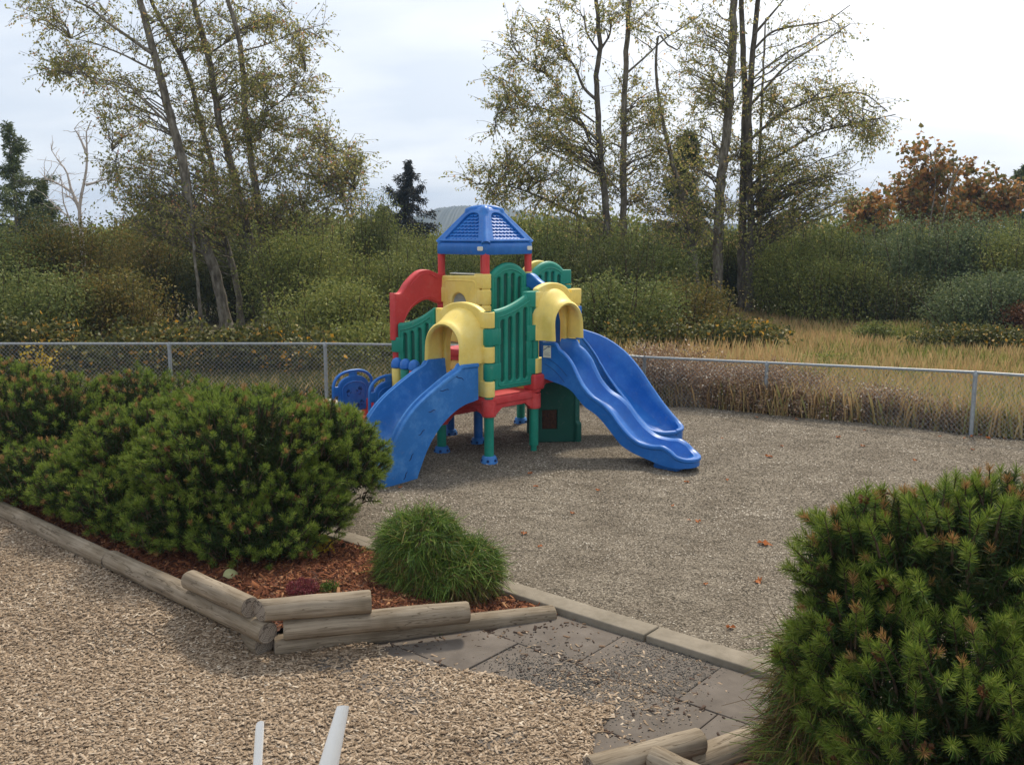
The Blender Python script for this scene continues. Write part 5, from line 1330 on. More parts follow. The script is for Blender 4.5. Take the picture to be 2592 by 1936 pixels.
broadleaf('alder_tree', 'dark straight alder directly behind the tallest one', U2, .14, .06,
  [lobe((1380, 400), (230, 110), Y4, 36, zR), lobe((1560, 420), (150, 110), Y4, 28, zR), lobe((1620, 480), (90, 80), Y4, 14, zR), lobe((1300, 560), (180, 110), Y4, 20, zR)], LF_ALDER2, BARK_D, 12,
  limbs=[(P3([(1165, 420), (1270, 300), (1330, 240), (1440, 170), (1560, 90)], Y4, zR), .05, 12), (P3([(1170, 540), (1300, 430), (1450, 370), (1600, 350), (1700, 420)], Y4, zR), .045, 22),
         (P3([(1165, 640), (1300, 580), (1440, 500), (1600, 460), (1730, 430)], Y4, zR), .045, 22)], group=GB, leaf=(.09, .05))
U3 = gz(P3([(1175, 1190), (1185, 900), (1180, 500), (1190, 250), (1215, 0), (1230, -140)], Y3 + .3, zR))
broadleaf('alder_tree', 'mossy alder whose dark top limbs fan out against the white sky', U3, .13, .06,
  [lobe((1340, 690), (200, 110), Y3, 19, zR), lobe((1480, 620), (130, 90), Y3, 26, zR), lobe((1230, 620), (130, 100), Y3 - .5, 20, zR), lobe((1420, 150), (180, 90), Y3, 9, zR), lobe((1250, 850), (160, 80), Y3 - 1, 10, zR)], LF_ALDER2, BARK_D, 13,
  limbs=[(P3([(1200, 130), (1260, 60), (1310, 0), (1350, -60)], Y3, zR), .045, 6), (P3([(1195, 190), (1270, 120), (1380, 95), (1470, 80), (1560, 20)], Y3, zR), .04, 8)], group=GB, leaf=(.09, .05))
Y5 = 28.6
U4 = gz(P3([(660, 1180), (650, 900), (640, 760), (625, 600), (612, 420), (608, 280), (622, 180), (612, 60), (600, -60)], Y5, zR))
broadleaf('alder_tree', 'dark forked alder nearest to the roof of the playset', U4, .13, .05,
  [lobe((370, 190), (130, 110), Y5, 30, zR), lobe((300, 330), (90, 110), Y5, 16, zR), lobe((330, 450), (140, 80), Y5, 26, zR), lobe((400, 600), (160, 100), Y5, 34, zR), lobe((230, 680), (120, 80), Y5, 26, zR), lobe((460, 730), (170, 70), Y5, 26, zR),
   lobe((520, 330), (120, 140), Y5, 20, zR), lobe((560, 60), (150, 80), Y5, 12, zR), lobe((470, 480), (120, 120), Y5 - 1, 18, zR)], LF_ALDER2, BARK_D, 14,
  limbs=[(P3([(612, 380), (560, 330), (530, 260), (490, 190), (480, 110)], Y5, zR), .05, 10), (P3([(620, 540), (560, 480), (470, 430), (350, 400), (230, 440)], Y5, zR), .035, 22), (P3([(622, 190), (660, 120), (650, 40)], Y5, zR), .04, 8),
         (P3([(640, 840), (540, 810), (420, 750), (280, 700), (130, 690)], Y5, zR), .04, 26), (P3([(620, 200), (570, 120), (560, 30)], Y5, zR), .035, 8), (P3([(600, 460), (500, 380), (430, 290), (330, 230)], Y5, zR), .03, 14)], group=GB, leaf=(.09, .05))
U5 = gz(P3([(712, 1180), (710, 860), (708, 600), (715, 300), (730, 0), (735, -120)], Y5 + .9, zR))
broadleaf('alder_tree', 'straight olive alder trunk beside the forked dark one', U5, .12, .06,
  [lobe((760, 60), (90, 90), Y5 + 1, 14, zR), lobe((780, 380), (120, 140), Y5 + 1, 24, zR), lobe((640, 620), (120, 130), Y5 + 1, 22, zR), lobe((790, 640), (120, 130), Y5 + 1, 26, zR), lobe((560, 860), (170, 80), Y5, 24, zR)], LF_ALDER2, BARK_A, 15,
  limbs=[(P3([(722, 275), (790, 215), (860, 150), (930, 105), (1000, 55), (1005, 20)], Y5 + 1, zR), .035, 5), (P3([(712, 560), (660, 540), (620, 590), (610, 650)], Y5 + 1, zR), .03, 6)], group=GB, leaf=(.09, .05))
U6 = gz(P3([(990, 1150), (975, 960), (940, 760), (890, 600), (845, 400), (832, 250), (838, 130), (870, 165), (915, 190), (930, 165)], Y5 + .5, zR))
broadleaf('alder_tree', 'thin pale leaning alder with a hooked broken top', U6, .10, .018,
  [lobe((870, 480), (90, 140), Y5 + .5, 14, zR), lobe((840, 740), (110, 90), Y5 + .5, 16, zR), lobe((900, 880), (130, 80), Y5, 18, zR)], LF_ALDER2, BARK_A, 16, group=GB, leaf=(.09, .05))
U7 = gz(P3([(1225, 1180), (1222, 900), (1220, 600), (1232, 300), (1242, 70)], Y4 + .8, zR))
broadleaf('alder_tree', 'slender dead-topped alder at the right rim of the right clump', U7, .08, .02, [lobe((1180, 740), (110, 110), Y4, 16, zR), lobe((1330, 800), (130, 70), Y4, 18, zR), lobe((1500, 740), (110, 70), Y4, 14, zR)], LF_ALDER2, BARK_A, 17, group=GB, leaf=(.09, .05))

# ------------------------------------------------------------------ conifers, snags, maples behind
def conifer(name, label, u, vtop, vbase, Y, spread, mat, seed, gaps=0.2, droop=0.3, irregular=0.3, bark=BARK_D, long_b=(), clump=1.0, start=0.15):
    rg = np.random.default_rng(seed); top = np.array(dep(u, vtop, Y)); H_ = top[2]
    o = thing(name, label, 'tree', (top[0], Y, 0)); tb = Tubes()
    tr = np.array([[top[0], Y, -0.1], [top[0] + .04 * H_ * rg.normal() * .3, Y, H_ * .5], [top[0], Y, H_]]); tr = resample(tr, 12); tb.add(tr, np.linspace(.022 * H_, .012, 12), 8)
    P = []; Dn = []
    nb = int(95 * (H_ / 6) ** 0.5)
    for k in range(nb):
        t = start + (1 - start) * (k + rg.uniform()) / nb; z = H_ * t; i = t * 11; c = tr[int(i)] + (tr[min(int(i) + 1, 11)] - tr[int(i)]) * (i - int(i))
        L_ = spread * (1 - t) ** 0.75 * rg.uniform(1 - irregular, 1 + irregular) + .12
        if rg.uniform() < gaps: L_ *= .4
        a = rg.uniform(0, 6.28)
        d = np.array([math.cos(a), math.sin(a), -droop + .5 * t * .5]); e = c + d * L_; e[2] += .12 * L_
        br = wig(c, e, 6, .05, rg, -.05); tb.add(br, np.linspace(.02 + .006 * L_, .006, 6), 4)
        m = int((70 + 200 * L_) * clump); u_ = rg.uniform(.15, 1.02, m)[:, None]; q = c + (e - c) * u_; lat = np.array([-d[1], d[0], 0])
        q = q + lat * (rg.normal(0, .16, (m, 1)) * L_ * (1.1 - u_)) + rg.normal(0, .035, (m, 3)); q[:, 2] -= np.abs(rg.normal(0, .10, m)) * (1 + droop)
        P.append(q); dd = rg.normal(0, .5, (m, 3)) + d * .6; dd[:, 2] -= droop; Dn.append(dd)
    for (uu, vv, v0) in long_b:
        e = np.array(dep(uu, vv, Y)); c = np.array(dep(u, v0, Y)); br = wig(c, e, 8, .03, rg, -.04); tb.add(br, np.linspace(.05, .01, 8), 5)
        m = 420; u_ = rg.uniform(.2, 1.02, m)[:, None]; q = c + (e - c) * u_ + rg.normal(0, .08, (m, 3)); q[:, 2] -= np.abs(rg.normal(0, .13, m)); P.append(q); dd = rg.normal(0, .5, (m, 3)); dd[:, 2] -= .5; Dn.append(dd)
    tb.build('trunk', bark, o); P = np.concatenate(P); Dn = np.concatenate(Dn)
    v, f = leaf_quads(P, Dn, rg.uniform(.12, .24, len(P)), rg.uniform(.03, .06, len(P)), rg); fast('crown', v, f, mat, o); return o
conifer('spruce_tree', 'dark ragged spruce on the skyline left of the blue roof', 1031, 405, 700, 44, 1.55, LF_SPRUCE, 21, .40, .45, .6, long_b=((978, 470, 520), (1070, 465, 500), (1105, 570, 560), (965, 555, 590)), clump=.75)
conifer('spruce_tree', 'small dark spruce left of the ragged one, mostly hidden', 972, 520, 700, 46, 1.5, LF_SPRUCE, 22, .1, .3, .3)
conifer('fir_tree', 'tall open fir at the left edge of the picture', 20, 312, 700, 40, 2.3, LF_CONIF, 23, .45, .1, .6, BARK_A, clump=.42, start=.3)
conifer('fir_tree', 'short dense dark fir beside the bleached snag', 100, 462, 700, 42, 1.25, LF_CONIF, 24, .1, .15, .35)
conifer('fir_tree', 'dark fir showing between the trunks of the right alders', 1742, 330, 700, 33, 1.35, LF_CONIF, 25, .15, .3, .35)
conifer('fir_tree', 'slim dark fir at the far right edge behind the maples', 2590, 420, 700, 46, 1.3, LF_CONIF, 26, .2, .2, .3)
conifer('fir_tree', 'small dark fir just left of the orange maples', 2225, 520, 700, 41, 1.2, LF_CONIF, 27, .1, .15, .3)
def snag(label, lines, Y, conv, r, seed, mat=BARK_P):
    rg = np.random.default_rng(seed); l0 = P3(lines[0], Y, conv); base = l0[0].copy(); base[2] = -.1
    o = thing('dead_tree', label, 'dead tree', (base[0], Y, 0)); tb = Tubes(); first = resample([base] + l0, 16); tb.add(first, np.linspace(r, r * .15, 16), 7); chains = [first]
    for ln in lines[1:]:
        c = resample(P3(ln, Y, conv), 10); tb.add(c, np.linspace(r * .55, r * .12, 10), 5); chains.append(c)
    for c in chains:
        for _ in range(12):
            i = rg.integers(4, len(c)); d = rg.normal(0, .5, 3); d[2] = abs(d[2]) * .8; L_ = rg.uniform(.3, 1.0); e = c[i] + d * L_
            w_ = wig(c[i], e, 4, .12, rg); tb.add(w_, np.linspace(r * .14, r * .06, 4), 3)
    tb.build('trunk', mat, o)
snag('bleached dead tree with bare forked branches at the left', [[(378, 1080), (370, 960), (400, 800), (405, 700), (400, 620), (425, 560)], [(365, 960), (330, 880), (310, 800), (280, 760), (240, 700)], [(400, 860), (440, 850), (500, 830)],
      [(340, 900), (280, 860), (210, 830)], [(405, 720), (370, 640), (345, 600)], [(375, 1000), (350, 940), (300, 900)]], 38, zL, .12, 31)
snag('leaning pale snag left of the forked bleached tree', [[(340, 1100), (320, 1010), (295, 940), (288, 860), (280, 820)], [(318, 1010), (260, 960), (220, 920)], [(335, 1040), (280, 1050), (240, 1070)]], 37, zL, .08, 32)
snag('bare grey snag standing in the orange maples', [[(1905, 860), (1920, 760), (1940, 680), (1950, 620), (1945, 580)], [(1935, 700), (1965, 640), (1975, 590)]], 36, zR, .07, 33, BARK_A)
snag('thin grey snag beside the first maple trunk', [[(1860, 840), (1872, 760), (1880, 690), (1876, 620), (1885, 560)]], 37, zR, .05, 34, BARK_A)
snag('faint leafless tree at the right edge of the picture', [[(2195, 800), (2190, 740), (2200, 680), (2192, 640)]], 40, zR, .06, 35, BARK_A)
broadleaf('maple_tree', 'tall orange maple with open top behind the right thicket', gz(P3([(1880, 1000), (1880, 850), (1870, 700), (1860, 570)], 40, zR)), .14, .03,
  [lobe((1850, 620), (80, 80), 40, 18, zR), lobe((1780, 740), (90, 80), 40, 20, zR), lobe((1900, 770), (110, 60), 40, 24, zR), lobe((1840, 700), (60, 60), 40, 12, zR)], LF_MAPLE, BARK_A, 41, leaf=(.20, .16), lf=(5, 10))
broadleaf('maple_tree', 'broad orange maple right of the grey snag', gz(P3([(2080, 1000), (2070, 850), (2060, 740), (2050, 660)], 41, zR)), .14, .03,
  [lobe((2010, 690), (70, 60), 41, 14, zR), lobe((2100, 730), (90, 60), 41, 20, zR), lobe((2060, 790), (130, 45), 41, 18, zR), lobe((2150, 740), (50, 50), 41, 8, zR)], LF_MAPLE, BARK_A, 42, leaf=(.20, .16), lf=(5, 10))
broadleaf('maple_tree', 'low russet maple at the left foot of the orange ones', gz(P3([(1650, 1000), (1650, 860), (1660, 780)], 39, zR)), .10, .03,
  [lobe((1650, 780), (60, 50), 39, 16, zR), lobe((1620, 820), (50, 40), 39, 10, zR)], LF_MAPLE, BARK_A, 43, leaf=(.18, .15), lf=(8, 12))

# ------------------------------------------------------------------ thicket shrubs
def bush(label, x, ytop, w, Y, mat, seed, depth=1.6, leaf=(.065, .036), dens=1.0, wands=42, zb=0.0, name='shrub', cat='shrub', group='thicket shrubs beyond the fence', lean=0, tall=1.0, ground=None):
    """x, ytop, w in 2212-wide picture units at depth Y"""
    rg = np.random.default_rng(seed); c = np.array(d2_(x, ytop - (8 if Y > 22.5 else 2), Y)); rx = w / 2048 * Y / 2 * 1.08; H_ = c[2]
    o = thing(name, label, cat, (c[0], Y, 0), group)
    lobes = []
    nl = 9
    for k in range(nl):
        a = rg.uniform(-.75, .75); hz_ = rg.uniform(.34, .84); s_ = rg.uniform(.32, .5)
        lobes.append((c[0] + a * rx, Y + rg.uniform(-.5, .3) * depth, H_ * hz_ * (1 - .14 * abs(a)), rx * s_, depth * .5, min(H_ * rg.uniform(.18, .3), rx * .8)))
    lobes.append((c[0], Y, H_ * .45, rx * .8, depth * .7, H_ * .42)); lobes.append((c[0], Y - depth * .2, H_ * .22, rx * .95, depth * .8, H_ * .26))
    lobes.append((c[0] + rg.uniform(-.2, .2) * rx, Y, H_ * .74, rx * .45, depth * .5, H_ * .24))
    P = []; Dn = []
    for (a, b, z, r1_, r2_, r3_) in lobes:
        area = 4 * math.pi * ((r1_ * r2_) ** 1.6 / 3 + (r1_ * r3_) ** 1.6 / 3 + (r2_ * r3_) ** 1.6 / 3) ** (1 / 1.6)
        n = int(area * 170 * dens * (.07 / leaf[0])); n = min(n, 20000)
        d = rdirs(n, rg); q = rg.uniform(0, 1, n) ** .28 * (1 + .20 * np.sin(d[:, 0] * 6 + seed) * np.sin(d[:, 2] * 7 + d[:, 1] * 4) + .22 * rg.normal(0, 1, n))
        p = np.stack([a + d[:, 0] * r1_ * q, b + d[:, 1] * r2_ * q, z + d[:, 2] * r3_ * q], -1); P.append(p)
        l_ = d * .6 + rg.normal(0, .6, (n, 3)); l_[:, 2] -= .25; Dn.append(l_)
    tb = Tubes()
    for k in range(wands):
        a = rg.uniform(-.9, .9); p0 = np.array([c[0] + a * rx * .7, Y + rg.uniform(-.6, .4) * depth, -.05]); h = H_ * (rg.uniform(.70, 1.16)) * (1 - .2 * a * a)
        e = p0 + np.array([a * rx * .35 + lean * h + rg.normal(0, .15) * rx, rg.normal(0, .2), h]); w_ = wig(p0, e, 8, .05, rg); tb.add(w_, np.linspace(.022, .005, 8), 4)
        n = int(85 * dens); u_ = rg.uniform(.4, 1.02, n); i = np.clip((u_ * 7).astype(int), 0, 6); fr_ = (u_ * 7 - i)[:, None]
        p = w_[i] + (w_[np.clip(i + 1, 0, 7)] - w_[i]) * fr_ + rg.normal(0, .10, (n, 3)) * np.array([1, 1, .6]); P.append(p)
        l_ = rg.normal(0, .6, (n, 3)); l_[:, 2] += .1; Dn.append(l_)
    P = np.concatenate(P); Dn = np.concatenate(Dn); m = P[:, 2] > zb + .02; P = P[m]; Dn = Dn[m]; k = rg.uniform(.65, 1.35, len(P))
    v, f = leaf_quads(P, Dn, leaf[0] * k, leaf[1] * k, rg)
    if wands: tb.build('stem', STEM, o)
    fast('foliage', v, f, mat, o)
    return o
BU = [
 ('dark green thicket at the left edge of the picture', 10, 490, 230, 24, LF_GREEN, 1), ('reddish brown autumn thicket under the bleached snag', 150, 488, 260, 24.5, LF_AUTUMN, 2),
 ('brown and yellow thicket left of the alder trunks', 310, 494, 230, 30.5, LF_AUTUMN, 3), ('low olive shrub mass behind the far left fence', 60, 575, 330, 20, LF_GREEN, 4),
 ('dark shrub mass left of the pole trunk', 250, 585, 240, 20.5, LF_AUTUMN, 5), ('dark green shrub at the feet of the alders', 430, 560, 260, 30.5, LF_DARK, 6),
 ('deep green shrub between the alder trunks', 540, 530, 240, 31, LF_DARK, 7), ('yellow-green willow right of the alder clump', 655, 495, 240, 25.5, LF_WILLOW, 8),
 ('rounded grey-green shrub on the skyline left of the spruce', 795, 438, 150, 31, LF_GREEN, 9), ('yellowing willow behind the second left fence post', 700, 600, 250, 20.5, LF_WILLOW, 10),
 ('fresh green willow below the ragged spruce', 850, 545, 230, 26, LF_WILLOW, 11), ('smooth green shrub mass behind the red roof posts', 985, 548, 260, 27, LF_GREEN, 12),
 ('olive shrub seen under the blue roof', 1090, 520, 200, 30, LF_WILLOW, 13), ('olive shrub right beside the blue roof', 1200, 490, 240, 27, LF_GREEN, 14),
 ('dark willow behind the right yellow hood', 1310, 520, 240, 24, LF_DARK, 15), ('tall leafy shrub right of the yellow hood', 1390, 505, 220, 26, LF_GREEN, 16),
 ('mixed green shrub at the foot of the tallest alder', 1500, 520, 230, 31.2, LF_DARK, 17), ('grey-green shrub behind the upper end of the curved slide', 1330, 600, 230, 20.5, LF_GREEN, 18),
 ('bushy mass right of the tallest alder trunk', 1640, 500, 240, 31.2, LF_GREEN, 19), ('green thicket below the gap of distant blue hill', 1750, 500, 230, 31, LF_WILLOW, 20),
 ('dense green thicket left of the orange maples', 1860, 495, 220, 31.5, LF_GREEN, 21), ('tall blue-green willow under the orange maples', 1990, 478, 260, 30.5, LF_BLUEG, 22),
 ('large blue-green willow right of the snag', 2110, 482, 250, 30, LF_BLUEG, 23), ('olive willow at the right edge of the picture', 2215, 500, 210, 29, LF_WILLOW, 24),
 ('yellowish shrub in the middle of the right thicket', 1800, 560, 200, 29.5, LF_WILLOW, 25), ('very dark shrub at the edge of the meadow', 1960, 600, 260, 28.8, LF_DARK, 26),
 ('green shrub at the back right corner of the meadow', 2150, 590, 260, 24, LF_BLUEG, 27), ('yellow-tinged shrub between the curved slide and the alders', 1470, 610, 200, 22, LF_AUTUMN, 28),
 ('distant olive treetop left of the blue roof', 930, 508, 180, 34, LF_WILLOW, 29), ('far low shrub on the skyline above the left thicket', 560, 470, 260, 33, LF_GREEN, 30),
]
for (lab, x, yt, w, Y, mt, sd) in BU: bush(lab, x, yt, w, Y * (.92 if sd in (20, 21, 22, 23, 24, 25, 26) else 1), mt, 100 + sd)
bush('lone small shrub standing in the dry meadow', 1885, 697, 70, 22.0, LF_GREEN, 150, depth=.5, wands=14, name='meadow_shrub', group=None, leaf=(.06, .035))
bush('rust-brown shrub at the right edge of the meadow', 2205, 662, 70, 23, LF_RUST, 151, depth=.8, wands=14, name='rust_shrub', group=None, leaf=(.06, .035))
bush('bramble heap below the tallest alder trunk', 1560, 690, 260, 19.5, LF_BRAMBLE, 152, depth=.9, wands=10, name='bramble_bush', group='bramble heaps', leaf=(.075, .055))
bush('bramble tangle behind the wavy slides', 1420, 690, 240, 19.0, LF_BRAMBLE, 153, depth=.9, wands=10, name='bramble_bush', group='bramble heaps', leaf=(.075, .055))
bush('dark bramble heap at the right side of the meadow', 2110, 702, 260, 20.5, LF_BRAMBLE, 154, depth=.9, wands=8, name='bramble_bush', group='bramble heaps', leaf=(.075, .055))
bush('bramble heap at the far left behind the fence', 60, 690, 260, 17.3, LF_BRAMBLE, 155, depth=.9, wands=10, name='bramble_bush', group='bramble heaps', leaf=(.08, .06))
bush('bramble heap between the left fence posts', 300, 695, 280, 17.2, LF_BRAMBLE, 156, depth=.9, wands=10, name='bramble_bush', group='bramble heaps', leaf=(.08, .06))
bush('dark leafy bramble behind the second fence post', 560, 695, 300, 17.4, LF_BRAMBLE, 157, depth=.9, wands=10, name='bramble_bush', group='bramble heaps', leaf=(.08, .06))
bush('yellowish bramble left of the red entrance arch', 790, 690, 220, 18.8, LF_WILLOW, 158, depth=.9, wands=10, name='bramble_bush', group='bramble heaps', leaf=(.07, .045))
bush('small yellow leaved sprig behind the left fence', 92, 745, 42, 16.2, YELPL, 159, depth=.2, wands=5, name='yellow_sprig', group=None, leaf=(.07, .05), dens=.25)

# ------------------------------------------------------------------ meadow grass, weeds and ground cover
def blades(x, y, h, w, rg, lean=.35, z0=0.0):
    n = len(x); a = rg.uniform(0, 6.28, n); dx, dy = np.cos(a) * w / 2, np.sin(a) * w / 2
    b = rg.uniform(0, 6.28, n); lx, ly = np.cos(b) * h * lean * rg.uniform(.2, 1, n), np.sin(b) * h * lean * rg.uniform(.2, 1, n)
    z0 = np.broadcast_to(z0, (n,))
    v = np.stack([np.stack([x - dx, y - dy, z0], -1), np.stack([x + dx, y + dy, z0], -1), np.stack([x + dx * .7 + lx * .4, y + dy * .7 + ly * .4, z0 + h * .6], -1), np.stack([x + lx, y + ly, z0 + h], -1)], 1)
    return v.reshape(-1, 3), np.arange(n * 4).reshape(n, 4)
rg = np.random.default_rng(61)
fx = lambda x: FC[1] + (x - FC[0]) * (F2.y - FC[1]) / (F2.x - FC[0])
def field(n, x0, x1, y0, y1, cond):
    # even over the picture: more blades per square metre close by
    x = rg.uniform(x0, x1, n); t = rg.uniform(0, 1, n); y = 1 / (1 / y0 + (1 / y1 - 1 / y0) * t); m = cond(x, y); return x[m], y[m]
x, y = field(260000, 2.0, 20, 11.0, 30, lambda x, y: (y > fx(x) + .12) & (x < y * .56 + 1))
h = rg.uniform(.22, .55, len(x)) * (1 + .25 * vnoise(x, y, .5, 2)); v, f = blades(x, y, h, .011 + .0007 * y, rg)
mi = (vnoise(x, y, .45, 12) + rg.normal(0, .25, len(x)) > .40).astype(int)
tag(fast('meadow_grass', v, f, [GRASS_G, GRASS_N], midx=mi), kind='stuff')
x, y = field(110000, -14, 3.5, 15.2, 18.5, lambda x, y: (x > -y * .56 - 1) & (y > np.where(x > 1.9, fx(x), FL) + .12)); h = rg.uniform(.15, .40, len(x)); v, f = blades(x, y, h, .014, rg, .6)
GRASS_F = leaf_mat('rough_grass', [(0.0, (0.05, 0.065, 0.018)), (0.6, (0.13, 0.145, 0.035)), (1.0, (0.26, 0.22, 0.08))], 0.3, noise=0.3, noise_scale=1.2)
tag(fast('fence_side_grass', v, f, [GRASS_F, GRASS_G], midx=(rg.uniform(0, 1, len(x)) < .15).astype(int)), kind='stuff')
# far-off wood closing the view behind the thicket
rg = np.random.default_rng(64); P = []; Dn = []
for k in range(290):
    Yk = rg.uniform(42, 66) if k < 150 else rg.uniform(34, 60); xk = rg.uniform(-.60, .60) * Yk if k < 150 else (rg.choice([-1, 1]) * rg.uniform(.62, 1.25)) * Yk; hk = 2.8 + (Yk * .011) * rg.uniform(-1.2, 1.5) + .5 * math.sin(xk * .35); r1_ = rg.uniform(1.6, 3.2); n = 1500
    d = rdirs(n, rg); q = rg.uniform(0, 1, n) ** .3 * (1 + .15 * rg.normal(0, 1, n)); P.append(np.stack([xk + d[:, 0] * r1_ * q, Yk + d[:, 1] * 1.4 * q, hk * .5 + d[:, 2] * hk * .5 * q], -1)); Dn.append(d + rg.normal(0, .6, (n, 3)))
P = np.concatenate(P); Dn = np.concatenate(Dn); m_ = P[:, 2] > 0; v, f = leaf_quads(P[m_], Dn[m_], .26, .17, rg); tag(fast('distant_wood', v, f, LF_WILLOW), kind='stuff')
# patch of fresh green plants in the meadow
def patch(name, cx, cy, rx, ry, n, hmax, mats, seed, lf_=(.045, .03), label=None):
    rg = np.random.default_rng(seed); a = rg.uniform(0, 6.28, n); r = rg.uniform(0, 1, n) ** .5; x = cx + np.cos(a) * rx * r; y = cy + np.sin(a) * ry * r
    hh = hmax * (1 - .6 * r * r) * rg.uniform(.25, 1, n); P = np.stack([x, y, hh], -1); D_ = rg.normal(0, .6, (n, 3)); k = rg.uniform(.6, 1.4, n)
    v, f = leaf_quads(P, D_, lf_[0] * k, lf_[1] * k, rg); return tag(fast(name, v, f, mats), kind='stuff')
pg = d2_(1780, 760, 18.5); patch('green_meadow_weeds', pg.x, 18.2, .95, .9, 5000, .5, GRASS_N, 71, (.09, .02))
pg = d2_(2060, 790, 15); patch('green_meadow_weeds', pg.x, 16.6, .8, .6, 3500, .4, GRASS_N, 72, (.09, .02))
# dried fluffy weeds along the right fence
rg = np.random.default_rng(62)
n = 5200; x = rg.uniform(2.1, 6.6, n); y = fx(x) + .18 + np.abs(rg.normal(0, 1, n)) * (.75 * (1 - (x - 2) / 6.5) + .12); m = rg.uniform(0, 1, n) < (1.15 - (x - 2) / 4.6); x, y = x[m], y[m]; n = len(x)
hh = rg.uniform(.15, .78, n) * (1.1 - (x - 2) / 8.5) * (1 + .35 * vnoise(x, y, 1.5, 31)); tb = Tubes(); P = []; Dn = []
for i in range(n):
    p0 = np.array([x[i], y[i], 0.0]); e = p0 + np.array([rg.normal(0, .08), rg.normal(0, .08), hh[i]])
    if i % 3 == 0: tb.add(np.array([p0, (p0 + e) / 2 + rg.normal(0, .01, 3), e]), [.004, .003, .002], 3)
    k = 34; u_ = rg.uniform(.25, 1.05, k)[:, None]; P.append(p0 + (e - p0) * u_ + rg.normal(0, .035, (k, 3))); Dn.append(rg.normal(0, 1, (k, 3)))
P = np.concatenate(P); Dn = np.concatenate(Dn); v, f = leaf_quads(P, Dn, rg.uniform(.025, .055, len(P)), rg.uniform(.014, .03, len(P)), rg)
tag(fast('dry_weeds', v, f, WEED), kind='stuff')
tag(tb.build('dry_weed_stalks', STEM, None), kind='stuff')
# tall dry stalks behind the curved slide
rg = np.random.default_rng(63); n = 5000; x = rg.uniform(1.2, 5.2, n); y = rg.uniform(15.6, 18.6, n); v, f = blades(x, y, rg.uniform(.3, .85, n), .012, rg, .3); tag(fast('tall_dry_grass', v, f, GRASS_G), kind='stuff')

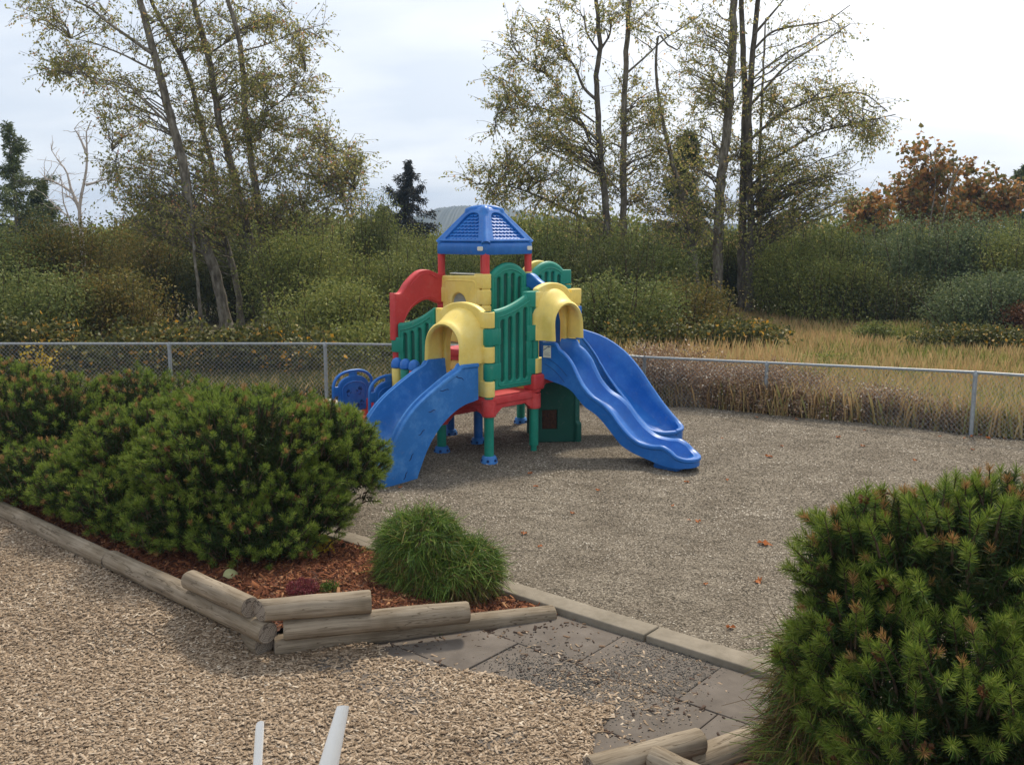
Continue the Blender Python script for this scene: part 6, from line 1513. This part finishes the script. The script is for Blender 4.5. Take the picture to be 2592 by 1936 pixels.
# ------------------------------------------------------------------ mugo pines and cypresses near the camera
def pine(name, label, c, rx, ry, zc, rz, n_sh, needle, nn, seed, base, brown=.05, hz=None, shoot=(.06, .13), width=.0028, lobes=None, grp='mugo pines in the planting beds', inner=1.0, tilt=0.5):
    rg = np.random.default_rng(seed); base = np.array(base, float); o = thing(name, label, 'shrub', tuple(base), grp)
    lob = lobes or [((c[0], c[1], zc), (rx, ry, rz))]
    V_, F_, M_ = [], [], []; tb = Tubes(); nv = 0
    w = np.array([(l[1][0] * l[1][2]) for l in lob]); w = w / w.sum()
    def inside_other(p, li):
        for j, (cc, rr) in enumerate(lob):
            if j == li: continue
            d = (p - np.array(cc)) / np.array(rr)
            if (d * d).sum() < .62: return True
        return False
    made = 0; tries = 0
    while made < n_sh and tries < n_sh * 8:
        tries += 1
        li = rg.choice(len(lob), p=w); cc, rr = np.array(lob[li][0]), np.array(lob[li][1])
        d = rdirs(1, rg)[0]
        if d[2] < -.55: continue
        layer = rg.uniform(); q = (rg.uniform(.97, 1.06) if layer < .5 else rg.uniform(.62, .86)) + .07 * math.sin(d[0] * 9 + seed) * math.sin(d[2] * 8 + d[1] * 7) + rg.normal(0, .045)
        p = cc + d * rr * q
        if p[2] < .14 or inside_other(p, li): continue
        made += 1
        ax = d * 1.0 + np.array([0, 0, tilt]) + rg.normal(0, .24, 3); ax /= np.linalg.norm(ax)
        L_ = rg.uniform(*shoot) * (1 if layer < .5 else 1.1); st = p - ax * L_; top_ = p[2] > cc[2] + rr[2] * .55
        br = rg.uniform() < brown * (2.3 if top_ else .6)
        k = int(nn * rg.uniform(.8, 1.15) * (1 if layer < .5 else .75)); u_ = rg.uniform(0, 1, k) ** .85; a = rg.uniform(0, 6.28, k)
        e1_ = np.cross(ax, [.3, .5, .81]); e1_ /= np.linalg.norm(e1_); e2_ = np.cross(ax, e1_)
        out_ = np.cos(a)[:, None] * e1_ + np.sin(a)[:, None] * e2_
        spread = (1.0 - .45 * u_ ** 4)[:, None]
        nd = out_ * spread + ax * (.38 + .75 * u_ ** 2)[:, None] + rg.normal(0, .08, (k, 3)); nd /= np.linalg.norm(nd, axis=1)[:, None]
        r_ = st + ax * (u_ * L_)[:, None]; ln = needle * rg.uniform(.75, 1.15, k) * (1 if not br else .85)
        wv = np.cross(nd, rg.normal(0, 1, (k, 3))); wv /= np.linalg.norm(wv, axis=1)[:, None]; wv *= width * rg.uniform(.8, 1.2, k)[:, None]
        v = np.stack([r_ - wv * .5, r_ + wv * .5, r_ + nd * ln[:, None] + wv * .2, r_ + nd * ln[:, None] - wv * .2], 1).reshape(-1, 3)
        V_.append(v); F_.append(np.arange(k * 4).reshape(k, 4) + nv); nv += k * 4
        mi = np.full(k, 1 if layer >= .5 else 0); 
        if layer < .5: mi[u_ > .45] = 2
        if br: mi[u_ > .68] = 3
        if rg.uniform() < .04: mi[:] = 1
        M_.append(mi); 
        if layer < .8: tb.add(np.array([st - ax * .05 - np.array([0, 0, .03]), st, p - ax * L_ * .1]), [.007, .006, .003], 4)
        # woody cone / bud cluster
        if rg.uniform() < .035 and layer < .5:
            kk = 26; dd = rdirs(kk, rg); ce = p - ax * L_ * .3 + out_[0] * .02; vv, ff = leaf_quads(ce + dd * .008, dd, .026, .018, rg); V_.append(vv); F_.append(ff + nv); nv += len(vv); M_.append(np.full(kk, 4))
    # crooked inner branches rising from the base
    for k in range(int(46 * inner)):
        li = rg.choice(len(lob), p=w); cc, rr = np.array(lob[li][0]), np.array(lob[li][1]); d = rdirs(1, rg)[0]; d[2] = abs(d[2]) * .7 - .25; e = cc + d * rr * .86
        b0 = base + np.array([rg.normal(0, .10), rg.normal(0, .08), -.03]); mid = b0 + (e - b0) * .45 + np.array([0, 0, -.12 * rr[2]]); pl = resample([b0, mid, e], 9); pl[1:-1] += rg.normal(0, .012, (7, 3)); pl[1:, 2] = np.maximum(pl[1:, 2], .1)
        tb.add(pl, np.linspace(.022, .006, 9), 5)
    # old needles in the heart of the shrub, inner shade put into their colour
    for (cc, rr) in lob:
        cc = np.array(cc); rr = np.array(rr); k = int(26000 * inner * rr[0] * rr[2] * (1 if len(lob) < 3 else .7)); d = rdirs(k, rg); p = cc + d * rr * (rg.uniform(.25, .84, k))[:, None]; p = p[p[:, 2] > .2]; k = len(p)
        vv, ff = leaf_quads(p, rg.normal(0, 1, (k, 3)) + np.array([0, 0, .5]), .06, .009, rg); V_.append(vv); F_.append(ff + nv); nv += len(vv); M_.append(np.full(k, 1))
    tb.build('branch', STEM, o)
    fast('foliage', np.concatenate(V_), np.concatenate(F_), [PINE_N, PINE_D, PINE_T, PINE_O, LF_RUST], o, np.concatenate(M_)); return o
pb = bedz(-2.1, 8.0)
pine('pine_shrub', 'big dark mugo pine behind the corner of the log border', None, 0, 0, 0, 0, 2700, .044, 100, 201, (-1.95, 7.95, .16),
     lobes=[((-2.30, 8.00, .84), (.90, .75, .54)), ((-1.66, 8.15, .80), (.55, .55, .50)), ((-1.85, 8.5, .86), (.5, .4, .38)), ((-2.7, 8.5, .95), (.6, .5, .42)), ((-2.75, 8.2, .74), (.62, .6, .50)), ((-1.9, 7.65, .52), (.55, .4, .36)), ((-2.65, 7.6, .46), (.55, .42, .34)), ((-2.05, 7.28, .40), (.5, .32, .26))], brown=.04, width=.0042)
pine('pine_shrub', 'looser mugo pine left of the big one', None, 0, 0, 0, 0, 1900, .046, 80, 202, (-3.45, 8.9, .14),
     lobes=[((-3.45, 8.75, .74), (.66, .6, .48)), ((-3.0, 9.1, .82), (.7, .6, .48)), ((-3.9, 8.5, .48), (.5, .4, .34)), ((-3.35, 8.1, .44), (.55, .38, .32))], brown=.07, width=.0045)
pine('pine_shrub', 'far mugo pine with brownish top at the left edge', None, 0, 0, 0, 0, 2700, .048, 70, 203, (-4.9, 10.2, .14),
     lobes=[((-4.9, 9.95, .74), (.95, .75, .56)), ((-4.05, 10.3, .80), (.75, .7, .50)), ((-5.75, 10.4, .78), (.8, .7, .60)), ((-4.4, 9.0, .46), (.75, .45, .34)), ((-5.2, 9.6, .48), (.7, .4, .36))], brown=.16, width=.005)
pine('pine_shrub', 'mugo pine top rising behind the big one below the second fence post', None, 0, 0, 0, 0, 1000, .048, 70, 204, (-2.6, 9.7, .1),
     lobes=[((-2.6, 9.6, .76), (.80, .55, .46)), ((-1.9, 9.35, .70), (.50, .45, .42))], brown=.12, width=.0048, inner=.6)
pine('pine_shrub', 'large close mugo pine with orange-brown tips in the lower right corner', None, 0, 0, 0, 0, 1900, .050, 150, 205, (2.25, 4.35, .05),
     lobes=[((2.35, 4.55, 1.02), (.75, .62, .52)), ((1.80, 4.35, .72), (.46, .45, .45)), ((1.86, 4.62, 1.10), (.44, .36, .40)), ((2.6, 4.75, 1.20), (.7, .4, .36)), ((2.9, 4.5, .95), (.8, .6, .52)), ((2.05, 4.0, .60), (.62, .45, .50)), ((2.7, 3.9, .7), (.8, .5, .55)), ((1.95, 4.72, 1.05), (.42, .35, .36))],
     brown=.08, width=.0034, shoot=(.09, .19), inner=1.1)
def cypress(label, lobes, n, seed, base, brown=.12, sl=.09):
    rg = np.random.default_rng(seed); base = np.array(base, float); o = thing('cypress_shrub', label, 'shrub', tuple(base), 'threadleaf cypresses')
    V_, F_, M_ = [], [], []; nv = 0; sg = 5
    w = np.array([l[1][0] * l[1][2] for l in lobes]); w /= w.sum()
    for li, (cc, rr) in enumerate(lobes):
        k = int(n * w[li]); cc = np.array(cc); rr = np.array(rr); d = rdirs(k, rg, .5); q = rg.uniform(.55, 1.0, k) ** .5
        tuft = .15 * np.sin(d[:, 0] * 11 + seed) * np.sin(d[:, 1] * 9 + 2) + .07 * np.sin(d[:, 2] * 13 + d[:, 0] * 6)
        p = cc + d * rr * (q + tuft)[:, None]; side_ = rg.normal(0, 1, (k, 3)); curl = rg.uniform(.1, 1.2, k); dirn = d * np.array([1, 1, .6]) + rg.normal(0, .55, (k, 3)); dirn[:, 2] += .25; dirn /= np.linalg.norm(dirn, axis=1)[:, None]
        L_ = sl * rg.uniform(.35, 1.3, k); wv = np.cross(dirn, rg.normal(0, 1, (k, 3))); wv /= np.linalg.norm(wv, axis=1)[:, None]; pts = []
        for j in range(sg):
            t = j / (sg - 1); c_ = p + dirn * (L_ * t)[:, None]; c_[:, 2] -= L_ * curl * t * t; c_ += side_ * (L_ * .45 * t * t)[:, None]; wd = .0028 * (1.15 - t * .7)
            pts += [c_ - wv * wd, c_ + wv * wd]
        v = np.stack(pts, 1); m = v[:, :, 2].min(1) > .02; v = v[m]; k = len(v)
        idx = np.arange(k)[:, None] * (2 * sg); quads = np.concatenate([idx + np.array([2 * j, 2 * j + 1, 2 * j + 3, 2 * j + 2]) for j in range(sg - 1)], 0)
        V_.append(v.reshape(-1, 3)); F_.append(quads + nv); nv += k * 2 * sg
        low = (v[:, 0, 2] < cc[2] - rr[2] * .1 + .05 * np.sin(v[:, 0, 0] * 14)); bm_ = ((rg.uniform(0, 1, k) < brown) | (low & (rg.uniform(0, 1, k) < .75))).astype(int); M_.append(np.tile(bm_, sg - 1))
    tb = Tubes()
    for k in range(30):
        cc, rr = lobes[rg.integers(len(lobes))]; d = rdirs(1, rg, .3)[0]; e = np.array(cc) + d * np.array(rr) * .8; tb.add(wig(base + np.array([rg.normal(0, .05), rg.normal(0, .05), -.02]), e, 6, .06, rg), np.linspace(.012, .003, 6), 4)
    tb.build('branch', STEM, o); fast('foliage', np.concatenate(V_), np.concatenate(F_), [CYP, CYP_B], o, np.concatenate(M_)); return o
cypress('round bright green threadleaf cypress beside the log border', [((-.70, 7.05, .39), (.30, .29, .27)), ((-.38, 7.02, .24), (.28, .28, .20)), ((-.80, 6.98, .22), (.20, .24, .20)), ((-.52, 6.92, .2), (.36, .25, .17))], 46000, 301, (-.55, 7.05, .05))
cypress('dull yellow-green cypress squeezed against the left side of the close pine', [((1.60, 4.60, .42), (.20, .28, .40)), ((1.50, 4.50, .16), (.20, .22, .20))], 12000, 302, (1.58, 4.60, .05), brown=.5, sl=.13)

# small plants and odd objects in the bed
rg = np.random.default_rng(81)
def sprig(name, label, cat, c, r, h, n, mat, lf_, seed):
    rg = np.random.default_rng(seed); o = thing(name, label, cat, c); a = rg.uniform(0, 6.28, n); q = rg.uniform(0, 1, n) ** .5; z = h * rg.uniform(.1, 1, n) * (1 - .4 * q * q)
    P = np.stack([c[0] + np.cos(a) * r * q, c[1] + np.sin(a) * r * q, c[2] + z], -1); D_ = rg.normal(0, .5, (n, 3)); D_[:, 2] += .5; v, f = leaf_quads(P, D_, lf_[0], lf_[1], rg); fast('foliage', v, f, mat, o)
    tb = Tubes()
    for k in range(16): a_ = rg.uniform(0, 6.28); tb.add(np.array([[c[0], c[1], c[2] - .03], [c[0] + math.cos(a_) * r * .6, c[1] + math.sin(a_) * r * .6, c[2] + h * rg.uniform(.5, .9)]]), [.003, .0015], 3)
    tb.build('stem', STEM, o); return o
def onbed(x, y, dz=0.0): p = g2(x, y, .17); return (p.x, p.y, float(bedz(p.x, p.y)) + dz)
sprig('heather_plant', 'small dark red heather behind the topmost log', 'plant', onbed(655, 1292), .12, .11, 1500, REDPL, (.02, .006), 1)
sprig('flowering_plant', 'yellow leaved sprig under the right side of the big pine', 'plant', onbed(700, 1190), .08, .14, 160, YELPL, (.03, .02), 2)
sprig('ground_plant', 'small dull green sprig right of the red heather', 'plant', onbed(712, 1290), .07, .08, 300, PINE_N, (.03, .006), 3)
sprig('ground_plant', 'yellow-green tuft growing over the long left log', 'plant', tuple(g2(258, 1165, .24)), .07, .05, 260, CYP, (.03, .006), 4)
sprig('ground_plant', 'tiny weed at the foot of the lowest log beside the slab', 'plant', tuple(g2(947, 1368, .0)), .05, .06, 160, CYP, (.02, .008), 5)
sprig('ground_plant', 'moss tuft on the tip of the lowest log at the kerb', 'plant', tuple(g2(1190, 1328, .02)), .035, .03, 120, CYP, (.015, .006), 6)
BALLM = surf_mat('dull_yellow', [(0.3, (0.26, 0.26, 0.11)), (0.7, (0.34, 0.34, 0.17))], scale=6, bump=0.1)
def stone(name, label, cat, c, r, mat, seed, sq=(1, 1, .7)):
    bm = bmesh.new(); bmesh.ops.create_icosphere(bm, subdivisions=3, radius=r); rg = np.random.default_rng(seed); ph = rg.uniform(0, 6, 3)
    for v in bm.verts:
        k = 1 + .07 * math.sin(v.co.x / r * 3 + ph[0]) + .06 * math.sin(v.co.y / r * 4 + ph[1]); v.co = Vector((v.co.x * sq[0] * k, v.co.y * sq[1] * k, v.co.z * sq[2] * k))
    me = bpy.data.meshes.new(name); bm.to_mesh(me); bm.free(); me.materials.append(mat); me.polygons.foreach_set('use_smooth', [True] * len(me.polygons)); o = bpy.data.objects.new(name, me); S.collection.objects.link(o); o.location = c
    return tag(o, label, cat)
p = g2(505, 1222, .23); stone('ball', 'pale yellow ball half hidden under the big pine', 'ball', (p.x + .02, p.y - .16, .20), .06, BALLM, 1, (1, 1, 1))
p = g2(714, 892, .05); stone('rock', 'pale rock behind the pines beside the hand-print rail', 'rock', (p.x, p.y, .10), .22, STONE, 2)
# stump twig standing in the bed near the kerb
tb = Tubes(); p = g2(735, 1180, .1); tb.add(np.array([[p.x, p.y, .0], [p.x + .015, p.y, .07], [p.x + .035, p.y, .13]]), [.018, .016, .014], 7)
o = tb.build('stick', STEM, None); tag(o, 'short broken brown stick standing by the kerb', 'stick')

# ------------------------------------------------------------------ fallen leaves on the gravel
z5 = lambda X, Y: (1300 + X / 1.712, 1150 + Y / 1.712)
z6 = lambda X, Y: (1550 + X / 2.123, 750 + Y / 2.123)
z1_ = lambda X, Y: (800 + X / 2.203, 500 + Y / 2.203)
spots = [z5(*p) for p in ((70, 80), (365, 157), (690, 225), (925, 105), (750, 118), (800, 295), (760, 290), (1085, 393), (1060, 562), (45, 353), (115, 405), (95, 150), (1105, 15), (255, 258), (833, 565), (940, 760))]
spots += [z6(*p) for p in ((990, 663), (1215, 762), (910, 805), (840, 868), (1355, 727), (590, 772), (400, 992), (1345, 812), (1935, 830), (775, 655), (1625, 888), (1760, 755), (1975, 748), (2020, 762), (2110, 765), (1890, 765), (1930, 752), (265, 568))]
spots += [z1_(*p) for p in ((1195, 1535), (1225, 1625), (470, 1605))]
def mleaf(seed, size):
    rg = np.random.default_rng(seed); pts = []
    for k in range(14):
        a = 2 * math.pi * k / 14; r = size * (1.0 if k % 2 == 0 else .55) * rg.uniform(.8, 1.15); pts.append((math.cos(a) * r, math.sin(a) * r * .8, size * .28 * math.sin(a * 2 + rg.uniform(0, 6)) + size * .15))
    vs = [(0, 0, .12 * size)] + pts; fs = [(0, 1 + k, 1 + (k + 1) % 14) for k in range(14)]
    me = bpy.data.meshes.new('fallen_leaf'); me.from_pydata(vs, [], fs); me.materials.append(FALLEN); return me
lms = [mleaf(k, 1.0) for k in range(5)]
for k, (u, v) in enumerate(spots):
    p = gnd(u, v, .02); s_ = .034 * random.uniform(.7, 1.25)
    if k == 7: s_ = .075
    if k in (8, 19, 17): s_ = .052
    o = bpy.data.objects.new('fallen_leaf', lms[k % 5]); S.collection.objects.link(o); o.location = (p.x, p.y, float(ghz(p.x, p.y)) + .012); o.scale = (s_, s_, s_); o.rotation_euler = (random.uniform(-.2, .2), random.uniform(-.2, .2), random.uniform(0, 6.28))
    lab = 'small orange fallen leaf lying on the grey gravel'
    if k == 7: lab = 'largest red-brown fallen leaf, on the gravel left of the close pine'
    if k == 8: lab = 'yellow-orange fallen leaf on the gravel near the close pine'
    tag(o, lab, 'fallen leaf', 'fallen leaves scattered on the gravel')

# ------------------------------------------------------------------ white pipes in front of the camera
def pipe(label, u0, v0, u1, v1, Y, r, slant, seed, flare=1.05):
    top = Vector(dep(u0, v0, Y)); low = Vector(dep(u1, v1, Y * .985)); d = (low - top).normalized(); foot = top + d * ((top.z + .03) / -d.z)
    n = 24; ax = d; a = ax.orthogonal().normalized(); b = ax.cross(a); vs = []; fs = []
    def ring(c, rad, sl_=0):
        for k in range(n):
            t = 2 * math.pi * k / n; o_ = a * math.cos(t) + b * math.sin(t); vs.append(c + o_ * rad - ax * sl_ * (o_.x * .5 + -o_.y * 1.0) * rad)
    ring(foot, r * flare * 1.1); ring(top + ax * .25, r * flare * 1.05); ring(top + ax * .11, r * flare, 0); ring(top + ax * .015, r, slant); ring(top, r * .93, slant); ring(top + ax * .006, r * .72, slant); ring(top + ax * .05, r * .68, 0)
    for i in range(6):
        for k in range(n): fs.append([i * n + k, i * n + (k + 1) % n, (i + 1) * n + (k + 1) % n, (i + 1) * n + k])
    fs.append([6 * n + k for k in range(n)])
    m = MB(); m.add(vs, fs); o = m.build('white_pipe', WHITE); return tag(o, label, 'pipe', 'white pipes at the bottom edge')
pipe('narrow upright white pipe with a slanted tip at the bottom edge', 658, 1832, 652, 1936, 1.75, .0085, .9, 1)
pipe('thicker leaning white pipe with a crimped tip at the bottom edge', 868, 1788, 832, 1936, 1.75, .0130, .5, 2, 1.45)

# ------------------------------------------------------------------ the air: even haze round everything
bm = bmesh.new(); bmesh.ops.create_cube(bm, size=1)
for v in bm.verts: v.co = Vector((v.co.x * 1900, 350 + v.co.y * 1200, 19 - .0 + (v.co.z * 41) if False else (v.co.z * 41 + 19)))
me = bpy.data.meshes.new('haze'); bm.to_mesh(me); bm.free()
hm, hnt, ho = new_mat('haze_air'); pv = hnt.nodes.new('ShaderNodeVolumePrincipled'); pv.inputs['Color'].default_value = (0.40, 0.58, 0.85, 1); pv.inputs['Density'].default_value = 0.00065
hnt.links.new(pv.outputs[0], ho.inputs['Volume']); me.materials.append(hm)
o = bpy.data.objects.new('haze', me); S.collection.objects.link(o); o['kind'] = 'stuff'
